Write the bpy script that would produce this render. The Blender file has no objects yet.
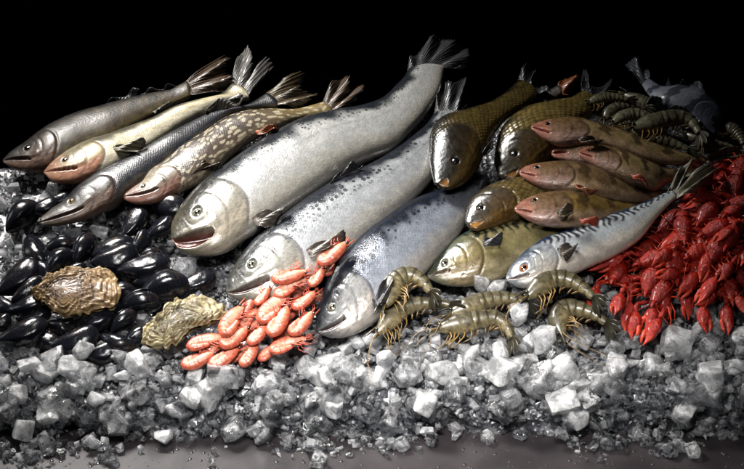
import bpy, bmesh, math, random
import numpy as np
from mathutils import Vector, Matrix, noise as mnoise

SC = bpy.context.scene
COL = SC.collection
rnd = random.Random(7)
R = math.radians

# ------------------------------------------------------------------ camera model and the bed of ice
PITCH = R(32.0); HALF = 0.186; DIST = 4.05
FWD = Vector((0, math.cos(PITCH), -math.sin(PITCH)))
RGT = Vector((1, 0, 0)); UPV = Vector((0, math.sin(PITCH), math.cos(PITCH)))
def ray(px, py):
    return FWD + RGT * ((px - 372) / 372 * HALF) + UPV * (-(py - 234.5) / 372 * HALF)
CAM = Vector((0, 0, 0)) - ray(372, 437) * DIST
SLOPE = math.tan(R(20))
N0 = Vector((0, -math.sin(R(20)), math.cos(R(20))))
def bed(y):
    if y <= 0: return 0.0
    return 0.062 * (1 - math.exp(-y / 0.030)) + SLOPE * y
def at(px, py, h=0.0):
    """point where the view line of a photo pixel meets the bed surface lifted by h"""
    d = ray(px, py)
    a, b = 2.5, 8.0
    for _ in range(44):
        m = (a + b) / 2
        p = CAM + d * m
        if p.z - bed(p.y) - h > 0: a = m
        else: b = m
    return CAM + d * a
def proj(p):
    v = p - CAM
    z = v.dot(FWD)
    return Vector((372 + v.dot(RGT) / z / HALF * 372, 234.5 - v.dot(UPV) / z / HALF * 372))

# ------------------------------------------------------------------ helpers
def lin(hexs):
    hexs = hexs.lstrip('#')
    o = []
    for i in (0, 2, 4):
        c = int(hexs[i:i + 2], 16) / 255
        o.append(c / 12.92 if c <= 0.04045 else ((c + 0.055) / 1.055) ** 2.4)
    return np.array(o)
def mesh_obj(name, verts, faces, mat, parent=None, smooth=True, col=None, fc=None, fu=None):
    me = bpy.data.meshes.new(name)
    me.from_pydata([tuple(v) for v in verts], [], faces)
    if smooth: me.polygons.foreach_set('use_smooth', [True] * len(me.polygons))
    n = len(me.vertices)
    if col is not None:
        a = me.color_attributes.new('Col', 'FLOAT_COLOR', 'POINT')
        c = np.ones((n, 4), np.float32); c[:, :3] = np.asarray(col, np.float32).reshape(n, 3)
        a.data.foreach_set('color', c.ravel())
    for nm, arr in (('fc', fc), ('fu', fu)):
        if arr is not None:
            a = me.attributes.new(nm, 'FLOAT_VECTOR', 'POINT')
            a.data.foreach_set('vector', np.asarray(arr, np.float32).ravel())
    if mat: me.materials.append(mat)
    o = bpy.data.objects.new(name, me); COL.objects.link(o)
    if parent: o.parent = parent
    return o
def empty(name, loc, label, cat, group=None):
    o = bpy.data.objects.new(name, None); COL.objects.link(o)
    o.location = loc; o.empty_display_size = 0.02
    o['label'] = label; o['category'] = cat
    if group: o['group'] = group
    return o
def tag(o, label, cat, group=None):
    o['label'] = label; o['category'] = cat
    if group: o['group'] = group
    return o
def dup(root):
    r = root.copy(); COL.objects.link(r)
    for ch in root.children:
        c = ch.copy(); COL.objects.link(c); c.parent = r
        for g in ch.children:
            d = g.copy(); COL.objects.link(d); d.parent = c
    return r
def cr(pts, n=None, ts=None):
    """Catmull-Rom through pts (np array k x d), at parameters ts in 0..1 (by index)"""
    P = np.asarray(pts, float); k = len(P)
    if ts is None: ts = np.linspace(0, 1, n)
    out = []
    for t in ts:
        x = min(max(t, 0), 1) * (k - 1); i = min(int(x), k - 2); f = x - i
        p0 = P[i - 1] if i > 0 else 2 * P[0] - P[1]
        p1, p2 = P[i], P[i + 1]
        p3 = P[i + 2] if i + 2 < k else 2 * P[-1] - P[-2]
        out.append(0.5 * (2 * p1 + (p2 - p0) * f + (2 * p0 - 5 * p1 + 4 * p2 - p3) * f * f + (3 * p1 - p0 - 3 * p2 + p3) * f ** 3))
    return np.array(out)
def tube(pts, radii, seg=6, cap=True):
    P = [Vector(p) for p in pts]; V = []; F = []
    up = Vector((0.31, 0.2, 0.93))
    for i, p in enumerate(P):
        t = (P[min(i + 1, len(P) - 1)] - P[max(i - 1, 0)])
        if t.length < 1e-9: t = Vector((1, 0, 0))
        t.normalize()
        a = t.cross(up)
        if a.length < 1e-4: a = t.orthogonal()
        a.normalize(); b = t.cross(a)
        for k in range(seg):
            th = 2 * math.pi * k / seg
            V.append(p + (a * math.cos(th) + b * math.sin(th)) * radii[i])
    for i in range(len(P) - 1):
        for k in range(seg):
            F.append((i * seg + k, i * seg + (k + 1) % seg, (i + 1) * seg + (k + 1) % seg, (i + 1) * seg + k))
    if cap:
        F.append(tuple(range(seg))[::-1]); F.append(tuple(range((len(P) - 1) * seg, len(P) * seg)))
    return V, F
def merge(parts):
    V = []; F = []
    for v, f in parts:
        o = len(V); V += list(v); F += [tuple(i + o for i in q) for q in f]
    return V, F
def ellipsoid(c, ax, ay, az, nu=14, nv=9):
    V = []; F = []
    c = Vector(c)
    for j in range(nv + 1):
        ph = math.pi * j / nv
        for i in range(nu):
            th = 2 * math.pi * i / nu
            V.append(c + Vector(ax) * math.sin(ph) * math.cos(th) + Vector(ay) * math.sin(ph) * math.sin(th) + Vector(az) * math.cos(ph))
    for j in range(nv):
        for i in range(nu):
            F.append((j * nu + i, (j + 1) * nu + i, (j + 1) * nu + (i + 1) % nu, j * nu + (i + 1) % nu))
    return V, F
def sm(a, b, x):
    t = np.clip((x - a) / (b - a + 1e-12), 0, 1); return t * t * (3 - 2 * t)

# ------------------------------------------------------------------ node materials
class NB:
    def __init__(s, name):
        s.m = bpy.data.materials.new(name); s.m.use_nodes = True
        s.t = s.m.node_tree; s.t.nodes.clear()
        s.out = s.t.nodes.new('ShaderNodeOutputMaterial')
    def n(s, typ, ins=None, **kw):
        nd = s.t.nodes.new(typ)
        for k, v in kw.items(): setattr(nd, k, v)
        for k, v in (ins or {}).items():
            sock = nd.inputs[k]
            if isinstance(v, bpy.types.NodeSocket): s.t.links.new(v, sock)
            else: sock.default_value = v
        return nd
    def math(s, op, a, b=None, c=None):
        i = {0: a}
        if b is not None: i[1] = b
        if c is not None: i[2] = c
        return s.n('ShaderNodeMath', i, operation=op).outputs[0]
    def mix(s, f, a, b, mode='MIX'):
        nd = s.t.nodes.new('ShaderNodeMix'); nd.data_type = 'RGBA'; nd.blend_type = mode
        for sock, v in ((nd.inputs[0], f), (nd.inputs[6], a), (nd.inputs[7], b)):
            if isinstance(v, bpy.types.NodeSocket): s.t.links.new(v, sock)
            elif isinstance(v, (int, float)): sock.default_value = v
            else: sock.default_value = (*[float(q) for q in v[:3]], 1)
        return nd.outputs[2]
    def ramp(s, f, lo, hi):
        return s.n('ShaderNodeMapRange', {0: f, 1: lo, 2: hi, 3: 0.0, 4: 1.0}, interpolation_type='SMOOTHSTEP').outputs[0]
    def noise(s, vec, scale, detail=4, rough=.55, dist=0):
        i = {'Scale': scale, 'Detail': detail, 'Roughness': rough, 'Distortion': dist}
        if vec is not None: i['Vector'] = vec
        return s.n('ShaderNodeTexNoise', i).outputs[0]
    def bump(s, h, strength, dist, normal=None):
        i = {'Height': h, 'Strength': strength, 'Distance': dist}
        if normal is not None: i['Normal'] = normal
        return s.n('ShaderNodeBump', i).outputs[0]
    def attr(s, name):
        return s.n('ShaderNodeAttribute', attribute_name=name)
    def done(s, sh):
        s.t.links.new(sh, s.out.inputs[0]); return s.m

def fish_mat(name, scale=0.006, sbump=0.35, scol=0.18, stretch=0.8, metal=0.3, rough=0.36, coat=0.35,
             spots=None, pale=None, mottle=0.25, edge=None, headmot=.50):
    b = NB(name)
    col = b.attr('Col').outputs['Color']
    fc = b.attr('fc').outputs['Vector']; fu = b.attr('fu').outputs['Vector']
    sep = b.n('ShaderNodeSeparateXYZ', {0: fu}); h = sep.outputs[1]; body = sep.outputs[2]
    # scales: a diamond lattice in skin space (length along, girth across)
    mp = b.n('ShaderNodeMapping', {'Vector': fc, 'Rotation': (0, 0, R(45)), 'Scale': (1, 1, 1)})
    s2 = b.n('ShaderNodeVectorMath', {0: fc, 1: (stretch, 1.0, 1.0)}, operation='MULTIPLY').outputs[0]
    b.t.links.new(s2, mp.inputs['Vector'])
    wob = b.n('ShaderNodeTexNoise', {'Vector': fc, 'Scale': 30.0, 'Detail': 1.0}).outputs['Color']
    wv = b.n('ShaderNodeVectorMath', {0: wob, 1: (0.0035, 0.0035, 0)}, operation='MULTIPLY').outputs[0]
    vv = b.n('ShaderNodeVectorMath', {0: mp.outputs[0], 1: wv}, operation='ADD').outputs[0]
    vor = b.n('ShaderNodeTexVoronoi', {'Vector': vv, 'Scale': 1 / scale, 'Randomness': 0.30}, voronoi_dimensions='2D')
    d = vor.outputs['Distance']
    cellr = b.n('ShaderNodeSeparateColor', {0: vor.outputs['Color']}).outputs[0]
    rim = b.math('MULTIPLY', b.ramp(d, 0.34, 0.62), b.math('MULTIPLY', b.ramp(h, -.75, .05), b.math('MULTIPLY_ADD', b.ramp(b.noise(fc, 24, 3), .3, .65), .75, .25)))
    if edge is None:
        rimm = b.math('MULTIPLY', rim, body)
        c = b.mix(b.math('MULTIPLY', rimm, scol), col, (0.02, 0.018, 0.016))
    else:
        rimm = b.math('MULTIPLY', rim, body)
        c = b.mix(b.math('MULTIPLY', rimm, scol), col, edge)
    br = b.math('MULTIPLY_ADD', b.math('MULTIPLY', cellr, body), 0.22, 0.89)
    vb = b.n('ShaderNodeVectorMath', {0: c, 'Scale': br}, operation='SCALE').outputs[0]
    c = vb
    # blotchy mottling
    nz = b.noise(fc, 55, 5, .62)
    c = b.mix(mottle, c, b.mix(b.ramp(nz, .33, .68), (.42, .40, .38), (1.25, 1.22, 1.2)), 'MULTIPLY')
    # skin of the head: dark pigment clouds, fine freckles and bony streaks
    hd = b.math('SUBTRACT', 1.0, body)
    st = b.n('ShaderNodeVectorMath', {0: fc, 1: (1.0, 2.6, 1.0)}, operation='MULTIPLY').outputs[0]
    n3 = b.noise(st, 70, 6, .68, 1.2)
    c = b.mix(b.math('MULTIPLY', hd, headmot), c, b.mix(b.ramp(n3, .36, .60), (.34, .33, .32), (1.15, 1.12, 1.08)), 'MULTIPLY')
    n4 = b.noise(fc, 420, 3, .6)
    c = b.mix(b.math('MULTIPLY', b.ramp(n4, .58, .70), .35), c, (.03, .028, .026))
    if spots:   # dark spots on the back
        sv = b.n('ShaderNodeTexVoronoi', {'Vector': fc, 'Scale': spots['scale'], 'Randomness': 1.0}, voronoi_dimensions='2D')
        sel = b.n('ShaderNodeSeparateColor', {0: sv.outputs['Color']})
        th = b.math('MULTIPLY', sel.outputs[1], spots['size'])
        dn = b.math('ADD', sv.outputs['Distance'], b.math('MULTIPLY_ADD', b.noise(fc, 260, 2), .16, -.08))
        k = b.math('LESS_THAN', dn, th)
        k = b.math('MULTIPLY', k, b.ramp(h, spots['h0'], spots['h1']))
        k = b.math('MULTIPLY', k, b.math('GREATER_THAN', sel.outputs[0], spots.get('sel', .35)))
        c = b.mix(b.math('MULTIPLY', k, .85), c, spots.get('col', (.012, .013, .016)))
    if pale:    # pale flecks (pike)
        pv = b.n('ShaderNodeVectorMath', {0: fc, 1: pale.get('st', (0.55, 1, 1))}, operation='MULTIPLY').outputs[0]
        pn = b.n('ShaderNodeVectorMath', {0: pv, 1: b.n('ShaderNodeVectorMath', {0: wob, 1: (.02, .02, 0)}, operation='MULTIPLY').outputs[0]}, operation='ADD').outputs[0]
        sv = b.n('ShaderNodeTexVoronoi', {'Vector': pn, 'Scale': pale['scale'], 'Randomness': .85}, voronoi_dimensions='2D')
        k = b.ramp(sv.outputs['Distance'], pale['size'] + .12, pale['size'] - .04)
        k = b.math('MULTIPLY', k, body)
        c = b.mix(b.math('MULTIPLY', k, .8), c, pale['col'])
    hb = b.math('MULTIPLY', b.math('SUBTRACT', 1.0, d), b.math('MULTIPLY_ADD', body, .9, .1))
    nb = b.bump(hb, sbump, scale * .5)
    nb = b.bump(b.noise(fc, 130, 4, .6), .16, .003, nb)
    nb = b.bump(b.noise(fc, 34, 3, .5), .10, .010, nb)
    rg = b.math('MULTIPLY_ADD', b.noise(fc, 90, 4), .26, rough - .22)
    p = b.n('ShaderNodeBsdfPrincipled', {'Base Color': c, 'Metallic': b.math('MULTIPLY', b.math('MULTIPLY_ADD', body, .75, .25), metal), 'Roughness': rg, 'Normal': nb,
                                        'Coat Weight': b.math('MULTIPLY', b.math('MULTIPLY_ADD', body, .5, .5), coat), 'Coat Roughness': .08, 'Specular IOR Level': .5})
    b.t.links.new(b.bump(b.noise(fc, 60, 3), .25, .006), p.inputs['Coat Normal'])
    return b.done(p.outputs[0])

def simple_mat(name, col, rough=.4, metal=0, coat=0, nscale=60, namt=.3, bump=.2, bdist=.002, var=0, trans=0, sss=0, spec=.5):
    b = NB(name)
    tc = b.n('ShaderNodeTexCoord').outputs['Object']
    nz = b.noise(tc, nscale, 5, .6)
    c = b.mix(1.0, tuple(col), b.mix(namt, (1, 1, 1), b.mix(b.ramp(nz, .3, .7), (.35, .33, .31), (1.35, 1.33, 1.3))), 'MULTIPLY')
    if var:
        oi = b.n('ShaderNodeObjectInfo').outputs['Random']
        c = b.n('ShaderNodeVectorMath', {0: c, 'Scale': b.math('MULTIPLY_ADD', oi, var, 1 - var / 2)}, operation='SCALE').outputs[0]
    nb = b.bump(nz, bump, bdist)
    p = b.n('ShaderNodeBsdfPrincipled', {'Base Color': c, 'Roughness': rough, 'Metallic': metal, 'Coat Weight': coat, 'Coat Roughness': .1,
                                        'Normal': nb, 'Transmission Weight': trans, 'Specular IOR Level': spec})
    if sss:
        p.inputs['Subsurface Weight'].default_value = sss
        p.inputs['Subsurface Scale'].default_value = .006
    return b.done(p.outputs[0])

def vcol_mat(name, rough=.35, coat=.3, nscale=220, namt=.35, bump=.25, bdist=.001, var=.2, sss=0.0, spec=.5, trans=0.0):
    b = NB(name)
    tc = b.n('ShaderNodeTexCoord').outputs['Object']
    col = b.attr('Col').outputs['Color']
    nz = b.noise(tc, nscale, 5, .6)
    c = b.mix(namt, col, b.mix(b.ramp(nz, .3, .7), (.4, .38, .36), (1.3, 1.3, 1.3)), 'MULTIPLY')
    oi = b.n('ShaderNodeObjectInfo').outputs['Random']
    c = b.n('ShaderNodeVectorMath', {0: c, 'Scale': b.math('MULTIPLY_ADD', oi, var, 1 - var / 2)}, operation='SCALE').outputs[0]
    p = b.n('ShaderNodeBsdfPrincipled', {'Base Color': c, 'Roughness': rough, 'Coat Weight': coat, 'Coat Roughness': .12,
                                        'Normal': b.bump(nz, bump, bdist), 'Specular IOR Level': spec, 'Transmission Weight': trans})
    if sss:
        p.inputs['Subsurface Weight'].default_value = sss
        p.inputs['Subsurface Radius'].default_value = (1, .4, .3)
        p.inputs['Subsurface Scale'].default_value = .004
    return b.done(p.outputs[0])

def fin_mat(name, raycol, memcol, memalpha=.55, rough=.35, tipdark=.4):
    b = NB(name)
    fu = b.attr('fu').outputs['Vector']
    sep = b.n('ShaderNodeSeparateXYZ', {0: fu})
    s = b.math('SINE', b.math('MULTIPLY', sep.outputs[0], 2 * math.pi))
    fine = b.math('SINE', b.math('MULTIPLY', sep.outputs[0], 6 * math.pi))
    k = b.ramp(b.math('MULTIPLY_ADD', fine, .35, s), -.5, .7)
    tc = b.n('ShaderNodeTexCoord').outputs['Object']
    nz = b.noise(tc, 70, 4, .6)
    c = b.mix(b.math('MULTIPLY_ADD', k, .55, .30), memcol, raycol)
    c = b.mix(b.math('MULTIPLY', b.ramp(nz, .35, .7), .55), c, (memcol[0] * .3, memcol[1] * .3, memcol[2] * .3))
    c = b.mix(b.math('MULTIPLY', sep.outputs[1], tipdark), c, (.012, .012, .014))
    p = b.n('ShaderNodeBsdfPrincipled', {'Base Color': c, 'Roughness': rough, 'Coat Weight': .4, 'Coat Roughness': .15,
                                        'Normal': b.bump(k, .6, .0012)})
    tr = b.n('ShaderNodeBsdfTransparent')
    a = b.math('MULTIPLY', b.math('MULTIPLY_ADD', sep.outputs[1], .7, .3), b.math('SUBTRACT', 1.0, k))
    a = b.math('MULTIPLY', a, (1 - memalpha) * .55)
    mx = b.n('ShaderNodeMixShader', {0: a, 1: p.outputs[0], 2: tr.outputs[0]})
    return b.done(mx.outputs[0])

def ice_mat(name, frost=.5, rough=.12, tint=(.93, .96, 1.0), nscale=38, bumps=.5, white=.78, contrast=(.35, .65), var=.25, crack=.2, ssc=.016):
    b = NB(name)
    tc = b.n('ShaderNodeTexCoord').outputs['Object']
    oi = b.n('ShaderNodeObjectInfo').outputs['Random']
    off = b.n('ShaderNodeVectorMath', {0: tc, 1: b.n('ShaderNodeCombineXYZ', {0: b.math('MULTIPLY', oi, 9.0), 1: oi, 2: 0.0}).outputs[0]}, operation='ADD').outputs[0]
    nz = b.noise(off, nscale, 5, .6, .6)
    fine = b.noise(off, nscale * 5, 4, .6)
    nb = b.bump(nz, bumps, .3 / nscale)
    nb = b.bump(fine, bumps * .25, .03 / nscale, nb)
    gl = b.n('ShaderNodeBsdfPrincipled', {'Base Color': (*tint, 1), 'Roughness': rough, 'IOR': 1.31, 'Transmission Weight': 1.0, 'Normal': nb})
    f2 = b.n('ShaderNodeBsdfPrincipled', {'Base Color': (white, white, white * 1.01, 1), 'Roughness': .16, 'IOR': 1.31, 'Normal': nb,
                                         'Subsurface Weight': 1.0, 'Subsurface Radius': (1, 1, 1), 'Subsurface Scale': ssc, 'Coat Weight': .3, 'Coat Roughness': .05})
    k = b.ramp(nz, contrast[0], contrast[1])
    k = b.math('MULTIPLY_ADD', k, var, frost - var / 2)
    crk = b.math('ABSOLUTE', b.math('SUBTRACT', b.noise(off, nscale * .8, 3, .5, 1.5), .5))
    k = b.math('MULTIPLY_ADD', b.ramp(crk, .014, .003), crack, k)
    k = b.n('ShaderNodeClamp', {0: k}).outputs[0]
    mx = b.n('ShaderNodeMixShader', {0: k, 1: gl.outputs[0], 2: f2.outputs[0]})
    return b.done(mx.outputs[0])

# ------------------------------------------------------------------ fish
EYE_BLACK = simple_mat('eye_pupil_black', (.004, .004, .005), rough=.05, coat=1, namt=0, bump=0)
def eye_mat(name, col):
    return simple_mat(name, col, rough=.12, coat=1.0, nscale=300, namt=.5, bump=.05, metal=.2)
EYE_SILVER = eye_mat('eye_iris_silver', (.12, .115, .080))
EYE_GOLD = eye_mat('eye_iris_gold', (.30, .17, .03))
EYE_RED = eye_mat('eye_iris_red', (.35, .12, .04))
EYE_DARK = eye_mat('eye_iris_dark', (.03, .025, .02))

def make_fish(name, label, cat, group, st, h, tr, mat, colfn, hl=.22, eye=(.30, .35, .011), eyemat=None,
              mouth=(.35, -.05, -.25, .10, .5), opamp=.05, flat=None, NU=160, NA=96, pupil=.55, fat=1.0):
    """st: list of (dorsal x, dorsal y, belly x, belly y) from snout to tail root, in photo pixels"""
    k = len(st)
    hs = [h] * k if not isinstance(h, (list, tuple)) else list(np.interp(np.linspace(0, 1, k), np.linspace(0, 1, len(h)), h))
    T = np.array([at(s[0], s[1], hs[i]) for i, s in enumerate(st)])
    B = np.array([at(s[2], s[3], hs[i]) for i, s in enumerate(st)])
    if fat != 1.0:      # the belly runs on under the neighbour
        for i in range(k):
            B[i] = B[i] + (B[i] - T[i]) * (fat - 1) * (1 if i > 4 else i / 5)
    C = (T + B) / 2
    # parameter by length
    cl = np.concatenate([[0], np.cumsum(np.linalg.norm(np.diff(C, axis=0), axis=1))])
    L = cl[-1]
    nh = int(NU * .52)
    us = np.concatenate([np.linspace(0, hl * 1.12, nh, endpoint=False), np.linspace(hl * 1.12, 1, NU - nh)])
    ts = np.interp(us, cl / L, np.linspace(0, 1, k))
    Ts, Bs = cr(T, ts=ts), cr(B, ts=ts)
    Cs = (Ts + Bs) / 2; Ws = (Ts - Bs) / 2
    n0 = np.array(N0)
    V = np.zeros((NU, NA, 3)); Hh = np.zeros((NU, NA)); Gg = np.zeros((NU, NA)); Sd = np.zeros((NU, NA)); hw = np.zeros(NU)
    ang = np.linspace(0, 2 * math.pi, NA, endpoint=False) + .0001
    tang = np.gradient(Cs, axis=0)
    TH = np.zeros(NU); NN = np.zeros((NU, 3))
    for i in range(NU):
        w = Ws[i]; wl = np.linalg.norm(w) + 1e-9; hw[i] = wl
        t = tang[i] / (np.linalg.norm(tang[i]) + 1e-12)
        nn = np.cross(t, w / wl); nn /= np.linalg.norm(nn) + 1e-12
        if np.dot(nn, n0) < 0: nn = -nn
        nn = nn * .6 + n0 * .4; nn /= np.linalg.norm(nn)
        NN[i] = nn
    for _ in range(3):
        NN[1:-1] = (NN[:-2] + NN[1:-1] * 2 + NN[2:]) / 4
    for i in range(NU):
        u = us[i]; wl = hw[i]
        g = 1 - .30 * math.exp(-(u / (hl * .45)) ** 2) - .12 * max(0, (u - .6) / .4)
        TH[i] = tr * wl * g
        # keep the outline as seen: shrink the girth axis for what the thickness adds
        pc = proj(Vector(Cs[i])); pw = proj(Vector(Cs[i] + Ws[i])) - pc; pn = proj(Vector(Cs[i] + NN[i] * TH[i])) - pc
        pt = proj(Vector(Cs[i] + tang[i] / (np.linalg.norm(tang[i]) + 1e-12) * .01)) - pc
        q = Vector((-pt.y, pt.x)); q.normalize()
        a_, b_ = abs(pw.dot(q)), abs(pn.dot(q))
        kk = max(.72, a_ / math.sqrt(a_ * a_ + b_ * b_ + 1e-9))
        ca, sa = np.cos(ang), np.sin(ang)
        e = .92
        V[i] = Cs[i] + np.outer(np.sign(ca) * np.abs(ca) ** .97 * kk, Ws[i]) 
        Hh[i] = ca; Sd[i] = np.sign(sa) * np.abs(sa) ** e
        Gg[i] = np.where(ang < math.pi, math.pi / 2 - ang, ang - 1.5 * math.pi) * wl * .85
    U = np.repeat(us[:, None], NA, 1); XI = U / hl
    hwg = np.repeat(hw[:, None], NA, 1)
    # --- head relief, as a change of the thickness
    D = np.zeros((NU, NA))
    on = sm(.02, .12, XI)
    edge = 1 - .34 * (Hh + .12) ** 2
    te = XI - edge
    vis = sm(.66, .40, Hh) * sm(-.97, -.80, Hh)
    D += opamp * vis * sm(.50, .95, XI) * sm(.018, -.018, te)
    D -= opamp * .8 * vis * np.exp(-((te - .035) / .03) ** 2)
    pe = XI - (.73 - .30 * (Hh + .05) ** 2)
    D -= opamp * .55 * vis * np.exp(-(pe / .022) ** 2)
    D += opamp * .35 * vis * sm(.0, -.06, pe) * sm(.45, .7, XI)
    # branchiostegal folds under the gill cover, cheek folds
    D += opamp * .22 * sm(-.35, -.6, Hh) * np.sin(Hh * 34 + XI * 9) * sm(.35, .6, XI) * sm(1.0, .9, XI)
    for q in range(5):
        rr = random.Random(name + str(q))
        cx, chh = rr.uniform(.3, .95), rr.uniform(-.5, .5)
        D += opamp * rr.uniform(-.3, .3) * np.exp(-((XI - cx) / .08) ** 2 - ((Hh - chh) / .18) ** 2)
    xm, m0, m1, wo, dep = mouth
    m0 -= .06; m1 -= .17
    f = np.clip(XI / xm, 0, 1)
    hline = m0 + (m1 - m0) * f
    half = wo * (1 - f) ** .7 + .045
    dm = (Hh - hline) / half
    mk = np.exp(-np.abs(dm) ** 4) * sm(xm * 1.03, xm * .93, XI)
    D -= dep * mk
    # upper jaw plate running past the mouth corner, with a sharp lower edge
    dh = Hh - hline - half * .8
    D += .075 * sm(.0, .05, dh) * sm(.30, .18, dh) * sm(xm * 1.32, xm * 1.22, XI) * sm(.08, .2, XI)
    # plates of the gill cover and the bones round the eye
    sg = Hh - (-.66 + 1.25 * (XI - .70))
    g1 = np.exp(-(sg / .030) ** 2) * sm(.70, .78, XI) * sm(.02, -.05, te)
    D -= opamp * .7 * g1
    g2 = np.exp(-((Hh + .52 - .25 * (XI - .5)) / .030) ** 2) * sm(.38, .5, XI) * sm(.80, .72, XI)
    D -= opamp * .6 * g2
    D += .06 * np.exp(-((np.abs(dm) - 1.45) / .45) ** 2) * sm(xm * 1.1, xm * .9, XI) * sm(0, .03, XI)
    ex, eh, er = eye
    eh -= .20
    de = np.sqrt(((XI - ex) * hl * L) ** 2 + ((Hh - eh) * hwg) ** 2) / er
    g3 = np.exp(-((de - 2.3) / .16) ** 2) * sm(eh + .25, eh - .1, Hh)
    D -= .022 * g3
    D -= .10 * sm(1.05, .7, de); D += .010 * np.exp(-((de - 1.35) / .25) ** 2)
    V += (NN[:, None, :] * (TH[:, None] * Sd * (1 + D))[:, :, None])
    # --- tiny unevenness of flesh
    wob = np.array([[mnoise.noise(Vector((us[i] * L * 22, math.cos(ang[j]) * hw[i] * 22, 3.1 + sum(map(ord, name)) % 7))) for j in range(NA)] for i in range(NU)])
    V += NN[:, None, :] * (wob * .0012 * Sd)[:, :, None]
    base = V.reshape(-1, 3).mean(0); loc = Vector(base); loc.z = bed(loc.y)
    mkc = np.exp(-.5 * np.abs(dm) ** 6) * sm(xm * 1.05, xm * .95, XI)
    cols = colfn(U, XI, Hh, edge, mkc, L, hwg)
    gl = np.clip(g1 * .35 + g2 * .3 + g3 * .28 + vis * np.exp(-(pe / .02) ** 2) * .35, 0, .5)  # pigment lines along the head grooves, also painting in their faint crease shade
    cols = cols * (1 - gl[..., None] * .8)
    # gill slit darker red flesh
    slit = vis * np.exp(-((te - .03) / .022) ** 2)
    slit = slit * (.30 + .40 * sm(.1, -.5, Hh))
    cols = cols * (1 - slit[..., None]) + np.array([.05, .022, .018]) * slit[..., None]
    wdt = .03 + .45 * sm(.15, .65, Hh)
    bodymask = sm(-wdt, wdt, te)
    fu = np.stack([U, Hh, bodymask], -1)
    fc = np.stack([U * L, Gg, np.zeros_like(U)], -1)
    F = []
    for i in range(NU - 1):
        for j in range(NA):
            F.append((i * NA + j, i * NA + (j + 1) % NA, (i + 1) * NA + (j + 1) % NA, (i + 1) * NA + j))
    Vf = (V.reshape(-1, 3) - np.array(loc)).tolist()
    cf = cols.reshape(-1, 3).tolist(); fcf = fc.reshape(-1, 3).tolist(); fuf = fu.reshape(-1, 3).tolist()
    for i, sg in ((0, -1), (NU - 1, 1)):
        c = V[i].mean(0) + sg * tang[i] / (np.linalg.norm(tang[i]) + 1e-12) * hw[i] * .5
        idx = len(Vf); Vf.append((c - np.array(loc)).tolist()); cf.append(cf[i * NA]); fcf.append(fcf[i * NA]); fuf.append(fuf[i * NA])
        for j in range(NA):
            a, b_ = i * NA + j, i * NA + (j + 1) % NA
            F.append((a, b_, idx) if sg > 0 else (b_, a, idx))
    root = empty(name, loc, label, cat, group)
    bo = mesh_obj('body', Vf, F, mat, root, True, cf, fcf, fuf)
    # --- eye
    i = int(np.argmin(np.abs(us - ex * hl)))
    js = [j for j in range(NA) if ang[j] < math.pi]
    j = min(js, key=lambda q: abs(Hh[i, q] - eh))
    p = V[i, j]; tu = V[min(i + 2, NU - 1), j] - V[max(i - 2, 0), j]; tv = V[i, (j + 1) % NA] - V[i, (j - 1) % NA]
    nrm = np.cross(tu, tv); nrm /= np.linalg.norm(nrm) + 1e-12
    if np.dot(nrm, NN[i]) < 0: nrm = -nrm
    nrm = Vector(nrm); nrm = (nrm * .6 + Vector(NN[i]) * .4).normalized()
    ax = Vector(tu).normalized(); ax = (ax - nrm * ax.dot(nrm)).normalized(); ay = nrm.cross(ax)
    c = Vector(p) - loc - nrm * er * .20
    em = mesh_obj('eye', *ellipsoid(c, ax * er, ay * er * .95, nrm * er * .55, 20, 12), eyemat or EYE_SILVER, root)
    mesh_obj('pupil', *ellipsoid(c + nrm * er * .40, ax * er * (pupil + .08) * 1.05, ay * er * pupil * .95, nrm * er * .21, 18, 10), EYE_BLACK, em)
    root['_L'] = L
    info = dict(root=root, loc=loc, V=V, us=us, Hh=Hh, NN=NN, hs=hs, L=L, hl=hl)
    return info
def clean(info):
    del info['root']['_L']

def fin(info, name, base, tip, hb, ht, mat, rays=14, rag=.12, split=.12, wave=.006, seed=0, thick=.0012, label=None, root=None, loc=None, nt=10):
    rr = random.Random(seed * 31 + len(base) * 7 + rays)
    root = root or info['root']; loc = loc or info['loc']
    hbs = hb if isinstance(hb, (list, tuple)) else [hb] * len(base)
    hts = ht if isinstance(ht, (list, tuple)) else [ht] * len(tip)
    Bp = np.array([at(x, y, hbs[i]) for i, (x, y) in enumerate(base)])
    Tp = np.array([at(x, y, hts[i]) for i, (x, y) in enumerate(tip)])
    per = 6; nc = rays * per + 1
    ts = np.linspace(0, 1, nc)
    Bc, Tc = cr(Bp, ts=ts), cr(Tp, ts=ts)
    split *= .4; rag *= .6
    rl = [1 - rr.random() * rag for _ in range(rays + 1)]
    sp = [rr.random() * split for _ in range(rays + 1)]
    V = []; fu = []
    n0 = np.array(N0)
    ph = rr.random() * 6
    for c in range(nc):
        x = c / per; ri = int(round(x)); d = abs(x - ri) * 2   # 0 at a ray, 1 half way between
        ln = (rl[min(int(x), rays)] * (1 - (x - int(x))) + rl[min(int(x) + 1, rays)] * (x - int(x))) - sp[min(int(x), rays)] * max(0, d - .35) * 1.5
        for t in range(nt + 1):
            f = t / nt * ln
            p = Bc[c] * (1 - f) + Tc[c] * f
            cor = .0006 * math.cos(x * 2 * math.pi)
            w = wave * math.sin(x * .9 + ph + f * 3) * f * 2 + .002 * math.sin(f * 9 + x * 1.7) * f
            V.append(p + n0 * (cor + w + .004 * math.sin(f * math.pi)))
            fu.append((x + .0, t / nt, 0))
    F = []
    for c in range(nc - 1):
        for t in range(nt):
            a = c * (nt + 1) + t
            F.append((a, a + 1, a + nt + 2, a + nt + 1))
    V = [v - np.array(loc) for v in V]
    o = mesh_obj(name, V, F, mat, root, True, None, None, fu)
    m = o.modifiers.new('thickness', 'SOLIDIFY'); m.thickness = thick; m.offset = 0
    if label: o['label'] = label
    return o

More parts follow.
